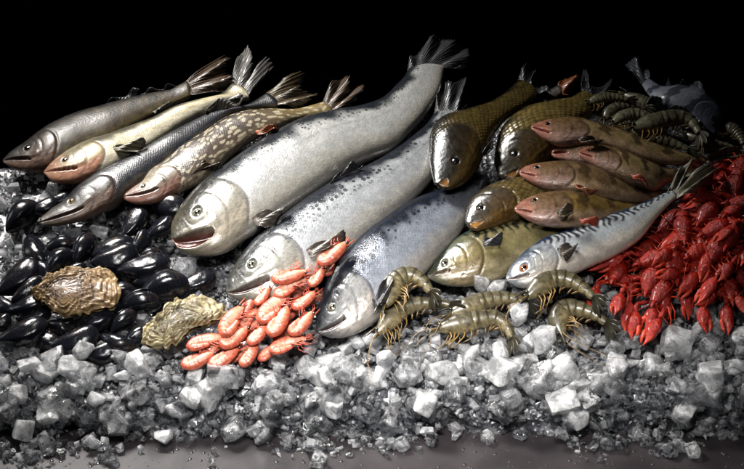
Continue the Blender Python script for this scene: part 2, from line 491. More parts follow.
def lerp(a, b, k): return a * (1 - k[..., None]) + b * k[..., None]
def fish_cols(dors, flank, belly, head, jaw, mouthc, d0=.35, d1=.8, b0=-.45, b1=-.85, cheek=None, rear=None, bars=None, noise_amp=.12, seed=0, snout=None, headtop=None, opdark=None, line=None):
    dors, flank, belly, head, jaw, mouthc = [lin(x) if isinstance(x, str) else np.array(x) for x in (dors, flank, belly, head, jaw, mouthc)]
    def fn(U, XI, H, edge, mk, L, hwg):
        wv = .10 * np.sin(U * 41 + H * 5) + .06 * np.sin(U * 97 + seed)
        c = np.broadcast_to(flank, U.shape + (3,)).copy()
        c = lerp(c, dors, sm(d0, d1, H + wv))
        c = lerp(c, belly, sm(b0, b1, H + wv * .5))
        if rear is not None: c = lerp(c, lin(rear), sm(.6, 1, U) * .7)
        wdt = .03 + .45 * sm(.15, .65, H)
        hm = sm(wdt, -wdt, XI - edge)
        hc = np.broadcast_to(head, U.shape + (3,)).copy()
        if headtop is not None: hc = lerp(hc, lin(headtop), sm(-.02, .42, H + .1 * np.sin(XI * 14) + .07 * np.sin(XI * 31 + H * 9)))
        if cheek is not None: hc = lerp(hc, lin(cheek), np.exp(-((XI - .70) / .22) ** 2 - ((H + .15) / .32) ** 2) * .8)
        hc = lerp(hc, jaw, sm(-.2, -.6, H))
        if snout is not None: hc = lerp(hc, lin(snout), sm(.5, .1, XI) * .85)
        if opdark is not None: hc = lerp(hc, lin(opdark), np.exp(-((XI - .9) / .12) ** 2 - ((H - .4) / .35) ** 2) * .8)
        c = lerp(c, hc, hm)
        if bars is not None:
            bc, n, lo, hi, wid = bars
            wp = 1.0 if n > 12 else .22
            ph = U * n + wp * (.25 * np.sin(H * 9 + U * 20) + .12 * np.sin(U * 53))
            b = sm(wid, wid + .25, np.sin(ph * 2 * math.pi)) * sm(lo - .12, lo + .1, H + .1 * np.sin(U * 77)) * sm(hi + .15, hi, H) * sm(0, .1, XI - edge)
            c = lerp(c, lin(bc), b * .9)
        if line is not None:
            c = lerp(c, lin(line), np.exp(-((H - .12 + .1 * U) / .025) ** 2) * (1 - hm) * .55)
        c = lerp(c, mouthc, mk)
        return c
    return fn

# ------------------------------------------------------------------ the bed of ice, the table, the dark behind
BACK = [(-90, 182), (0, 168), (40, 160), (80, 142), (130, 120), (190, 104), (240, 106), (280, 110), (330, 112), (380, 108),
        (420, 106), (440, 118), (480, 116), (520, 108), (560, 110), (600, 108), (640, 112), (690, 120), (730, 134), (760, 142), (840, 150)]
def build_bed():
    b = NB('packed_crushed_ice')
    tc = b.n('ShaderNodeTexCoord').outputs['Object']
    v = b.n('ShaderNodeTexVoronoi', {'Vector': tc, 'Scale': 95.0, 'Randomness': 1.0}, feature='F1')
    nz = b.noise(tc, 24, 6, .65)
    rr = b.n('ShaderNodeSeparateColor', {0: v.outputs['Color']}).outputs[0]
    c = b.mix(b.math('MULTIPLY', rr, b.ramp(nz, .35, .7)), (.02, .02, .024), (.36, .37, .39))
    nb = b.bump(v.outputs['Distance'], .7, .006)
    nb = b.bump(b.noise(tc, 160, 4), .5, .004, nb)
    p = b.n('ShaderNodeBsdfPrincipled', {'Base Color': c, 'Roughness': .14, 'Specular IOR Level': .6, 'Normal': nb, 'Coat Weight': .3})
    mat = b.done(p.outputs[0])
    xs = np.linspace(-60, 804, 145)
    V = []; F = []; nr = 90
    ybk = np.interp(xs, [p[0] for p in BACK], [p[1] for p in BACK])
    for i, px in enumerate(xs):
        back = at(px, ybk[i], 0)
        front_x = (px - 372) * .00203
        fy = .012 + .012 * math.sin(px * .031) + .010 * math.sin(px * .083 + 2) + .006 * math.sin(px * .21)
        # side heap edges fall off gently beyond the frame
        for k in range(nr + 1):
            t = k / nr
            y = fy * (1 - t) ** 3 + back.y * t ** 1.6
            x = front_x * (1 - t) + back.x * t
            z = bed(y) if k else -.004
            z += .010 * mnoise.noise(Vector((x * 16, y * 16, 0))) * min(1, k / 8) + .006 * mnoise.noise(Vector((x * 45, y * 45, 4))) * min(1, k / 6)
            V.append((x, y, z - .006))
        V.append((back.x, back.y + .06, back.z - .14)); V.append((back.x, back.y + .22, -.004))
    m = nr + 3
    for i in range(len(xs) - 1):
        for k in range(m - 1):
            a = i * m + k
            F.append((a, a + m, a + m + 1, a + 1))
    o = mesh_obj('ice_bed', V, F, mat); o['kind'] = 'structure'
    # table
    b = NB('dark_wet_steel_table')
    tc = b.n('ShaderNodeTexCoord').outputs['Object']
    nz = b.noise(tc, 7, 5, .6); n2 = b.noise(tc, 120, 3)
    c = b.mix(b.ramp(nz, .3, .7), (.015, .0122, .0136), (.026, .021, .0228))
    p = b.n('ShaderNodeBsdfPrincipled', {'Base Color': c, 'Roughness': b.math('MULTIPLY_ADD', nz, .25, .25), 'Specular IOR Level': .45,
                                        'Normal': b.bump(n2, .06, .001)})
    mat = b.done(p.outputs[0])
    bm = bmesh.new(); bmesh.ops.create_cube(bm, size=1)
    for v in bm.verts: v.co = Vector((v.co.x * 3.4, .30 + v.co.y * 1.75, -.03 + v.co.z * .06 - .0))
    bmesh.ops.bevel(bm, geom=bm.edges[:], offset=.006, segments=2, affect='EDGES')
    me = bpy.data.meshes.new('table_top'); bm.to_mesh(me); bm.free(); me.materials.append(mat)
    o = bpy.data.objects.new('table_top', me); COL.objects.link(o); o['kind'] = 'structure'
    # black backdrop: a curved sheet of cloth far behind the table
    m2 = simple_mat('black_velvet', (.0003, .0003, .0003), rough=1, namt=0, bump=0, spec=0)
    V = []; F = []
    for i in range(25):
        x = -6 + i * .5
        for k in range(13):
            V.append((x, 4.2 + .05 * math.sin(i * 1.9) - .0 * k, -2.2 + k * .55))
    for i in range(24):
        for k in range(12):
            a = i * 13 + k; F.append((a, a + 13, a + 14, a + 1))
    o = mesh_obj('backdrop', V, F, m2); o['kind'] = 'structure'
build_bed()

# ------------------------------------------------------------------ the fishes
G_Z = 'zander laid side by side at the back left'; G_P = 'pike laid beside the big salmon'
G_S = 'silver salmon across the middle'; G_C = 'brown scaled carp'; G_PE = 'perch stacked on the right'; G_M = 'mackerel at the front right'
M_zd = fish_mat('zander_dark_skin', .0034, .22, .34, metal=.0, rough=.50, coat=.10, mottle=.85)
M_zl = fish_mat('zander_pale_skin', .0032, .20, .20, metal=.05, rough=.46, coat=.15, mottle=.50)
M_pd = fish_mat('pike_dark_skin', .0036, .22, .35, metal=.0, rough=.44, coat=.15, mottle=.5)
M_ps = fish_mat('pike_flecked_skin', .0036, .2, .25, metal=.03, rough=.42, coat=.2, mottle=.55,
                pale=dict(scale=84, size=.25, col=(.33, .29, .20), st=(.55, 1, 1)))
sp1 = dict(scale=92, size=.58, h0=-.15, h1=.30, sel=.25)
M_s1 = fish_mat('salmon_bright_skin', .0030, .20, .30, metal=.38, rough=.33, coat=.5, mottle=.24, spots=dict(scale=125, size=.50, h0=.05, h1=.5, sel=.30), edge=(.10, .11, .13))
M_s2 = fish_mat('salmon_speckled_skin', .0030, .22, .38, metal=.38, rough=.32, coat=.5, mottle=.28, spots=sp1, edge=(.09, .10, .13))
M_s3 = fish_mat('salmon_blue_skin', .0032, .28, .70, metal=.40, rough=.30, coat=.55, mottle=.30, spots=dict(scale=84, size=.55, h0=-.15, h1=.3, sel=.4), edge=(.045, .054, .075))
M_c = fish_mat('carp_skin', .0098, .40, .80, stretch=.85, metal=.24, rough=.36, coat=.45, mottle=.45, edge=(.018, .012, .006))
M_c1 = fish_mat('carp_dark_skin', .0076, .36, .80, stretch=.85, metal=.22, rough=.36, coat=.45, mottle=.45, edge=(.014, .010, .006))
M_p = fish_mat('perch_skin', .0032, .22, .30, metal=.08, rough=.38, coat=.45, mottle=.6)
M_m = fish_mat('mackerel_skin', .0030, .15, .10, metal=.30, rough=.34, coat=.35, mottle=.30)
M_m1 = fish_mat('mackerel_gold_skin', .0030, .15, .10, metal=.25, rough=.34, coat=.35, mottle=.45)
M_g = fish_mat('grey_flatfish_skin', .0030, .2, .1, metal=.05, rough=.40, coat=.35, mottle=.4)
F_br = fin_mat('fin_brown', (.09, .050, .022), (.045, .026, .014), .55)
F_or = fin_mat('fin_orange', (.42, .12, .03), (.16, .05, .02), .8, tipdark=.25)
F_red = fin_mat('fin_red', (.40, .065, .03), (.24, .045, .025), .85, tipdark=.1)
F_pale = fin_mat('fin_pale', (.20, .19, .175), (.10, .095, .09), .45, tipdark=.15)
F_dark = fin_mat('fin_dark', (.060, .060, .066), (.020, .020, .024), .6)
F_yel = fin_mat('fin_yellow_dark', (.12, .085, .034), (.045, .033, .018), .5)
F_sal = fin_mat('fin_salmon', (.055, .055, .062), (.030, .030, .035), .85)
F_pec = fin_mat('fin_salmon_pectoral', (.16, .13, .10), (.05, .042, .036), .85, tipdark=.6)
F_mac = fin_mat('fin_mackerel', (.36, .33, .24), (.18, .165, .12), .8, tipdark=.3)
F_gry = fin_mat('fin_grey', (.18, .19, .225), (.12, .13, .155), .9)
FISH = {}
def F_(key, *a, **k):
    i = make_fish(*a, **k); clean(i); FISH[key] = i; return i

# dark zander
f = F_('A1', 'zander', 'dark brown zander lying furthest back at left, top edge against the black', 'fish', G_Z,
  [(3,159,4,163),(12,150.5,14,168),(25,142,28,170),(38,132,46,169),(52,123,62,163),(75,113,85,149),(100,106,110,138),(125,99,130,126),(150,93,155,112),(170,89,174,102),(186,81,190,95)],
  [.045,.04,.04], .52, M_zd, fish_cols('#100e0a', '#3a3122', '#5e543a', '#33281f', '#6b5549', '#2c1612', .25, .8, headtop='#26221d', cheek='#5c483a', bars=('#1f1a13', 9, -.1, .9, .3)),
  fat=1.20, hl=.27, eye=(.46, .40, .0085), eyemat=EYE_DARK, mouth=(.50, -.02, -.35, .10, .45), pupil=.8)
fin(f, 'dorsal_fin', [(101,107),(112,102),(124,99.5),(137,96)], [(110,102),(118,98),(130,92),(141,89)], .045, .05, F_dark, 10, .3, .3, seed=1)
fin(f, 'dorsal_fin', [(140,95),(152,92.5),(164,90),(172,88)], [(148,91),(158,89),(168,87),(177,84)], .045, .05, F_dark, 12, .1, .2, seed=2)
fin(f, 'tail_fin', [(184,83),(187,88),(190,95)], [(226,51),(232,60),(229,70),(236,80),(228,88),(216,95)], .045, .05, F_br, 18, .14, .5, seed=3)
fin(f, 'anal_fin', [(152,112),(160,108),(168,104)], [(157,113),(160,112),(173,99)], .06, .066, F_pale, 6, .2, .3, seed=4)
# pale zander
f = F_('A2', 'zander', 'pale cream bellied zander with pinkish jaw, between the dark zander and the slate pike', 'fish', G_Z,
  [(44,171,45,174),(52,162,53,181),(62,154,69,182),(75,146,86,178),(91,139,103,170),(108,134,124,158),(130,126,152,141),(150,119,180,125),(172,108,205,112),(198,101,226,103),(220,94,238,99),(231,84,247,97)],
  [.06,.055,.05], .52, M_zl, fish_cols('#3a3626', '#a39b7e', '#b9b39e', '#9c8a68', '#b08069', '#7c4a3c', .02, .55, b0=-.25, b1=-.5, headtop='#6f664a', cheek='#b5a884', snout='#9c725c'),
  fat=1.20, hl=.28, eye=(.36, .48, .0085), mouth=(.52, -.02, -.32, .07, .35), pupil=.6)
fin(f, 'tail_fin', [(231,84),(236,88),(241,93),(247,97)], [(238,56),(246,43),(251,50),(254,62),(252,73),(259,66),(268,58),(275,60),(270,70),(258,85)], .05, .055, F_pale, 20, .12, .55, seed=5)
fin(f, 'pectoral_fin', [(113,147),(116,151)], [(130,143),(146,141),(140,151)], .085, .085, F_mac, 9, .1, .3, seed=6)
fin(f, 'anal_fin', [(205,110),(215,105),(225,102)], [(222,101),(236,95),(247,99)], .07, .07, F_pale, 8, .2, .3, seed=7)
# slate pike
f = F_('A3', 'pike', 'slate grey pike with golden eye, long snout resting on ice beside the mussels', 'fish', G_P,
  [(41,217,42,226),(54,207,58,225),(65,199,82,219),(76,187,99,210),(92,175,112,203),(105,167,127,189),(118,161,142,178),(140,150,166,160),(162,137,190,144),(188,123,209,128),(208,114,227,116),(228,109,246,111),(248,104,262,108),(266,93,276,106)],
  [.05,.055,.05], .52, M_pd, fish_cols('#0b0c10', '#1d1f25', '#474038', '#35322e', '#6a5548', '#3a1d17', -.2, .4, b0=-.6, b1=-.9, headtop='#191a1c', cheek='#4a4037', snout='#474039'),
  fat=1.20, hl=.29, eye=(.44, .55, .0085), eyemat=EYE_GOLD, mouth=(.50, -.30, -.30, .10, .5), pupil=.5, opamp=.05)
fin(f, 'dorsal_fin', [(205,115),(215,112),(226,110),(238,107)], [(207,110),(219,101),(236,99),(247,100)], .06, .075, F_pale, 12, .1, .15, seed=8)
fin(f, 'tail_fin', [(266,93),(271,99),(276,106)], [(285,80),(305,72),(303,82),(299,90),(310,91),(321,92),(316,100),(298,107)], .05, .055, F_yel, 18, .15, .55, seed=9)
# flecked pike
f = F_('A4', 'pike', 'pale flecked pike with orange fins tucked between the slate pike and the big salmon', 'fish', G_P,
  [(125,193,126,201),(133,187,138,204),(142,181,157,201),(149,171,176,191),(165,160,188,184),(180,147,200,176),(194,138,213,166),(208,129,226,153),(226,117,246,138),(246,111,266,129),(270,109,286,121),(295,109,306,116),(322,102,331,112)],
  [.06,.06,.055], .50, M_ps, fish_cols('#1f1b18', '#463d36', '#7a6c5c', '#6e6558', '#7a584c', '#4c2018', .35, .9, b0=-.55, b1=-.95, rear='#7c6a3c', headtop='#8a806c', cheek='#7c7366', snout='#6a463c'),
  fat=1.20, hl=.24, eye=(.36, .60, .0065), eyemat=EYE_SILVER, mouth=(.55, -.05, -.18, .10, .4), opamp=.06)
fin(f, 'tail_fin', [(322,103),(327,107),(332,112)], [(333,82),(345,73),(350,76),(352,88),(360,84),(365,90),(352,104)], .055, .06, F_br, 16, .15, .5, seed=10)
fin(f, 'pectoral_fin', [(191,175),(198,171)], [(206,162),(222,163),(218,168)], .085, .09, F_br, 8, .1, .2, seed=11)
fin(f, 'pelvic_fin', [(255,131),(258,135)], [(266,128),(280,127),(276,131)], .085, .095, F_or, 8, .1, .2, seed=12)

# the three salmon
f = F_('S1', 'salmon', 'largest bright silver salmon with gaping pink mouth, its broad tail highest of all fish', 'fish', G_S,
  [(171,236,173,241),(171,226,180,251),(176,213,198,256),(186,198,224,253),(203,181,247,239),(222,167,268,225),(250,147,297,205),(280,129,325,186),(306,117,350,170),(335,110,372,160),(360,106,393,151),(382,98,412,132),(397,84,429,111),(404,77,440,90),(408,70,445,68)],
  [.07,.065,.06], .46, M_s1, fish_cols('#1d2126', '#b2b3b1', '#bab6ac', '#7d7a70', '#a39b8c', '#552822', .22, .66, b0=-.3, b1=-.8, headtop='#29281f', cheek='#a09d94', snout='#4c493d', line='#8a8c8c'),
  hl=.235, eye=(.40, .42, .0125), mouth=(.44, -.46, -.34, .26, .80), opamp=.045, NU=190, NA=96, pupil=.45)
fin(f, 'tail_fin', [(407,73),(418,68),(430,66),(445,68)], [(410,58),(424,45),(440,35),(452,42),(467,46),(470,60),(462,68)], .06, .06, F_sal, 26, .08, .25, seed=13, nt=14)
fin(f, 'pectoral_fin', [(252,218),(256,226)], [(271,210),(288,207),(284,213),(268,226)], .10, .11, F_pec, 10, .08, .15, seed=14)
fin(f, 'pelvic_fin', [(330,184),(336,180),(344,175)], [(345,168),(355,163),(364,166)], .09, .10, F_dark, 10, .1, .15, seed=15)
f = F_('S2', 'salmon', 'middle silver salmon with black speckled shoulders and parted jaws above the pink shrimps', 'fish', G_S,
  [(226,288,229,295),(229,276,241,301),(238,259,262,303),(252,241,290,298),(268,228,312,287),(290,210,337,265),(312,194,360,245),(335,180,384,226),(360,169,408,206),(385,156,430,183),(408,140,448,158),(425,126,456,133),(433,115,457,113)],
  [.07,.065,.055], .46, M_s2, fish_cols('#1a1f28', '#a6a9ac', '#b4b0a8', '#73726e', '#a0988b', '#361c1a', .18, .62, b0=-.3, b1=-.8, headtop='#202428', cheek='#96968f', snout='#45453f', line='#878b90'),
  hl=.245, eye=(.40, .42, .0115), mouth=(.50, -.44, -.28, .11, .6), opamp=.045, NU=180, NA=90, pupil=.45)
fin(f, 'tail_fin', [(433,116),(444,113),(457,113)], [(437,100),(440,80),(452,84),(465,74),(466,90),(468,104)], .055, .055, F_sal, 20, .1, .3, seed=16)
fin(f, 'pectoral_fin', [(306,250),(311,258)], [(328,238),(345,233),(344,242),(328,252)], .12, .125, F_pec, 12, .06, .12, seed=17)
f = F_('S3', 'salmon', 'smallest bluest salmon with grey mottled head, lying nearest the front ice', 'fish', G_S,
  [(316,326,319,334),(317,311,333,338),(322,295,352,335),(330,271,376,322),(345,254,396,305),(362,235,412,290),(382,220,428,271),(402,206,445,252),(422,196,458,238),(442,190,467,222),(460,186,473,206),(474,182,480,193)],
  [.06,.065,.05], .46, M_s3, fish_cols('#141b29', '#8b919b', '#a8a39d', '#7d7e7e', '#a09a94', '#2c1917', .0, .55, b0=-.35, b1=-.85, headtop='#151b22', cheek='#838485', snout='#2c3034', line='#6f7a8c'),
  hl=.27, eye=(.36, .40, .0115), mouth=(.42, -.44, -.30, .09, .55), opamp=.05, NU=180, NA=90, pupil=.45)
fin(f, 'dorsal_fin', [(372,226),(378,222),(384,218)], [(378,214),(382,205),(383,216)], .065, .075, F_dark, 8, .1, .1, seed=18)
fin(f, 'pectoral_fin', [(372,300),(377,308)], [(382,286),(390,273),(394,282),(386,300)], .11, .115, F_dark, 10, .06, .12, seed=19)
fin(f, 'tail_fin', [(474,182),(477,187),(480,193)], [(484,176),(490,182),(486,188)], .05, .05, F_sal, 8, .1, .3, seed=20)

# carp
cc = dict(b0=-.3, b1=-.9)
f = F_('C1', 'carp', 'dark brown carp, head down over the salmon, tail standing up against the black', 'fish', G_C,
  [(434,184,452,189),(430,166,466,182),(429,148,478,168),(431,132,485,152),(440,119,492,140),(460,112,500,128),(480,106,510,117),(497,98,524,108),(510,88,534,100),(517,81,538,94)],
  [.11,.10,.06], .54, M_c1, fish_cols('#120e07', '#4c4120', '#5e4e28', '#1c1912', '#44351a', '#7d5628', .3, .9, headtop='#191714', cheek='#2a2113', **cc),
  hl=.40, eye=(.40, .0, .0095), eyemat=EYE_DARK, mouth=(.10, .0, .0, .35, .12), opamp=.05, pupil=.7)
fin(f, 'tail_fin', [(517,82),(526,88),(538,94)], [(521,72),(527,64),(533,66),(536,73),(533,78),(537,82),(545,88),(552,94)], .06, .06, F_sal, 16, .05, .15, seed=21)
fin(f, 'pectoral_fin', [(476,162),(480,157)], [(488,146),(494,142),(492,152)], .11, .11, F_dark, 8, .05, .1, seed=22)
f = F_('C2', 'carp', 'golden scaled carp with its head tucked under the topmost perch', 'fish', G_C,
  [(498,176,518,180),(494,161,535,172),(496,144,552,160),(503,126,565,146),(520,111,578,133),(545,104,590,121),(568,99,597,110),(581,92,597,101)],
  [.075,.075,.06], .60, M_c, fish_cols('#1d180b', '#6e5f33', '#7c683c', '#383020', '#5a4522', '#80592c', .5, 1.0, headtop='#36312a', cheek='#4c3c24', **cc),
  hl=.36, eye=(.45, .35, .0095), eyemat=EYE_DARK, mouth=(.16, -.1, -.2, .3, .15), opamp=.06, pupil=.6)
fin(f, 'tail_fin', [(581,92),(588,96),(597,101)], [(581,78),(584,66),(588,76),(590,86),(600,84),(612,78),(611,88),(606,98)], .06, .06, F_sal, 14, .1, .35, seed=23)
f = F_('C3', 'carp', 'golden carp lowest of three, ochre lips by the olive mackerel, half under a perch', 'fish', G_C,
  [(465,222,478,231),(466,209,498,226),(474,195,512,222),(492,184,528,219),(518,178,550,215),(545,180,572,211),(575,184,592,207),(602,189,612,204)],
  [.09,.075,.06], .60, M_c, fish_cols('#1c170b', '#665630', '#786640', '#40392d', '#684e26', '#9a6c30', .5, 1.0, headtop='#3b3833', cheek='#5c4930', **cc),
  hl=.34, eye=(.38, .42, .008), eyemat=EYE_DARK, mouth=(.16, -.1, -.3, .3, .15), opamp=.06, pupil=.6)
# dark fish behind carp: only the rear shows
f = F_('R1', 'dark_fish', 'dark fish of which only the red tipped tail shows behind the golden carp', 'fish', None,
  [(508,140,514,146),(514,128,524,138),(522,116,534,128),(532,104,543,116),(541,95,551,105),(550,89,556,98),(558,85,562,93)],
  [.03,.035,.05], .5, M_zd, fish_cols('#1c1c20', '#55504e', '#7c706a', '#444', '#555', '#222', .2, .7) if False else fish_cols('#1c1c20', '#55504e', '#7c706a', '#444444', '#555555', '#222222', .2, .7),
  hl=.25, eye=(.4, .3, .006), eyemat=EYE_DARK, NU=60, NA=32)
fin(f, 'tail_fin', [(557,85),(560,88),(562,93)], [(566,76),(577,77),(579,81),(570,92),(566,97)], .05, .055, F_or, 9, .15, .4, seed=24)

# perch
pk = dict(b0=-.25, b1=-.7, snout='#a86c5c', cheek='#745840', headtop='#6a5236', opdark='#33271c')
def pcol(seed, fl='#8a7752'):
    return fish_cols('#4a3a22', fl, '#a58a6c', '#806a54', '#b6978a', '#6a2420', .35, .9, seed=seed, bars=('#40321e', 5.5, -.2, 1, .45), **pk)
f = F_('P1', 'perch', 'topmost and longest perch, laid across the golden carp just below the dark prawns', 'fish', G_PE,
  [(532,125,533,131),(541,121,546,141),(556,118,562,147),(575,117,583,147),(598,123,605,149),(622,130,628,156),(648,140,650,163),(672,149,674,165),(690,154,691,164),(704,156,706,163)],
  [.12,.10,.06], .52, M_p, pcol(1), hl=.31, eye=(.30, .60, .0065), eyemat=EYE_DARK, mouth=(.30, -.05, -.25, .12, .45), pupil=.7)
fin(f, 'tail_fin', [(703,156),(705,159),(706,163)], [(722,152),(744,147),(742,156),(748,160),(728,166)], .06, .07, F_mac, 12, .1, .3, seed=25)
fin(f, 'pectoral_fin', [(578,139),(581,143)], [(595,138),(604,142),(596,147)], .15, .15, F_br, 8, .1, .2, seed=26)
f = F_('P5', 'perch', 'small perch with red open mouth peeping out between two other perch heads', 'fish', G_PE,
  [(552,150,555,158),(561,145,566,162),(577,143,584,167),(600,146,606,171),(626,154,630,175),(648,164,650,177),(662,170,663,177)],
  [.095,.085,.05], .6, M_p, pcol(2), hl=.36, eye=(.46, .62, .0062), eyemat=EYE_DARK, mouth=(.34, .0, -.05, .22, .6), pupil=.7)
f = F_('P2', 'perch', 'second perch from the top, with golden eye and one bright red belly fin', 'fish', G_PE,
  [(579,151,580,156),(586,147,592,165),(600,145,608,174),(618,149,625,182),(636,156,642,188),(652,163,656,191),(664,168,667,184),(678,169,680,178)],
  [.13,.115,.07], .52, M_p, pcol(3), hl=.36, eye=(.36, .58, .0065), eyemat=EYE_GOLD, mouth=(.30, -.02, -.25, .12, .45), pupil=.5)
fin(f, 'pelvic_fin', [(630,174),(633,178)], [(640,178),(650,184),(640,184)], .165, .17, F_red, 8, .06, .1, seed=27)
fin(f, 'tail_fin', [(677,169),(679,173),(680,178)], [(692,163),(702,161),(700,170),(704,176),(692,181)], .075, .08, F_mac, 10, .1, .3, seed=28)
f = F_('P3', 'perch', 'third perch from the top with closed pink snout and thin orange fin', 'fish', G_PE,
  [(520,170,521,176),(528,165,535,185),(545,162,551,190),(565,161,570,194),(588,164,592,198),(612,173,615,202),(635,182,637,203),(655,188,656,200),(668,190,668,197)],
  [.12,.11,.06], .52, M_p, pcol(4, '#6d583c'), hl=.34, eye=(.34, .60, .0062), eyemat=EYE_DARK, mouth=(.26, -.05, -.25, .10, .35), pupil=.75)
fin(f, 'pelvic_fin', [(574,185),(578,189)], [(586,190),(598,193),(586,194)], .15, .155, F_or, 8, .06, .1, seed=29)
f = F_('P4', 'perch', 'lowest perch, blunt pink snout over the carp head, back fin red against the mackerel', 'fish', G_PE,
  [(515,207,517,213),(523,200,530,221),(538,194,545,226),(557,191,563,228),(580,192,584,227),(604,197,606,222),(628,202,629,216),(652,201,653,210),(668,199,668,206)],
  [.12,.105,.06], .52, M_p, pcol(5, '#725c30'), hl=.34, eye=(.36, .62, .0062), eyemat=EYE_DARK, mouth=(.26, -.1, -.3, .10, .35), pupil=.7)
fin(f, 'pectoral_fin', [(556,211),(559,217)], [(566,206),(574,207),(572,217)], .15, .155, F_yel, 8, .06, .1, seed=30)
fin(f, 'pelvic_fin', [(579,219),(581,223)], [(589,219),(599,221),(588,225)], .15, .155, F_red, 8, .06, .1, seed=31)

# mackerel
f = F_('M1', 'mackerel', 'olive gold mackerel with pale eye, tucked behind the grey prawns and under the lowest perch', 'fish', G_M,
  [(427,273,429,279),(436,257,445,285),(453,240,470,286),(475,228,494,281),(498,220,517,272),(522,219,542,264),(548,223,567,256),(575,228,592,247),(602,230,612,241)],
  [.05,.05,.045], .48, M_m1, fish_cols('#2f3b33', '#7c7350', '#978b6c', '#6c6243', '#8a7c60', '#5c4a38', .62, .9, bars=('#121a1a', 21, .2, .75, -.1), headtop='#3f4a3f', cheek='#8d8058', snout='#4f5448'),
  NU=300, hl=.30, eye=(.34, .28, .0095), mouth=(.40, -.22, -.25, .06, .35), pupil=.5)
fin(f, 'pectoral_fin', [(482,240),(484,247)], [(494,236),(503,236),(500,244)], .105, .108, F_dark, 8, .05, .1, seed=32)
f = F_('M2', 'mackerel', 'blue backed silver mackerel with red eye and forked tail, beside the red crayfish', 'fish', G_M,
  [(506,276,508,282),(512,264,520,288),(526,250,540,287),(545,238,563,279),(570,229,591,267),(597,219,618,255),(622,211,641,239),(645,202,657,218),(660,195,668,206),(671,190,676,198)],
  [.075,.085,.115], .48, M_m, fish_cols('#22385c', '#b0b6ba', '#c9c2b6', '#8d9296', '#aba398', '#6c5648', .62, .85, b0=-.1, b1=-.6, bars=('#10161f', 30, .22, .72, -.1), headtop='#2b3a4c', cheek='#a09f99', snout='#5f6872'),
  NU=330, hl=.27, eye=(.36, .22, .0105), eyemat=EYE_RED, mouth=(.42, -.28, -.28, .05, .35), pupil=.5)
fin(f, 'pectoral_fin', [(557,249),(561,257)], [(570,243),(578,244),(574,254),(566,258)], .125, .128, F_pec, 9, .05, .1, seed=33)
fin(f, 'tail_fin', [(667,193),(672,191),(676,193)], [(674,178),(684,166),(692,160),(693,164)], .115, .13, F_mac, 12, .06, .2, seed=34)
fin(f, 'tail_fin', [(672,192),(676,194),(677,199)], [(697,170),(713,165),(720,167),(712,176),(697,190)], .115, .13, F_mac, 12, .06, .2, seed=35)
# grey flatfish
f = F_('G', 'grey_fish', 'crumpled slate grey fish, head down over the dark prawns at the back right', 'fish', None,
  [(720,126,713,133),(722,113,703,126),(716,102,690,116),(705,91,674,108),(690,85,660,104),(676,87,650,98),(662,86,646,92),(650,79,642,85)],
  [.07,.10,.06], .40, M_g, fish_cols('#5c6270', '#8f95a2', '#a2a7b2', '#656c7c', '#70788a', '#1c1c22', .4, .9, bars=('#3a404c', 4, -1, 1, .3)),
  hl=.30, eye=(.30, .2, .006), eyemat=EYE_DARK, mouth=(.2, -.1, -.2, .1, .2))
fin(f, 'tail_fin', [(650,79),(646,82),(642,85)], [(648,66),(634,60),(625,62),(629,72)], .06, .06, F_gry, 12, .1, .2, seed=36)

fin(FISH['G'], 'dorsal_fin', [(664,90),(676,92),(690,95),(704,102)], [(668,84),(680,87),(691,82),(708,96)], .085, .10, F_gry, 16, .15, .1, wave=.012, seed=37)
fin(FISH['G'], 'side_fin', [(652,95),(666,100),(684,108),(700,120)], [(646,102),(660,108),(680,116),(696,130)], .09, .085, F_gry, 16, .15, .1, wave=.014, seed=38)

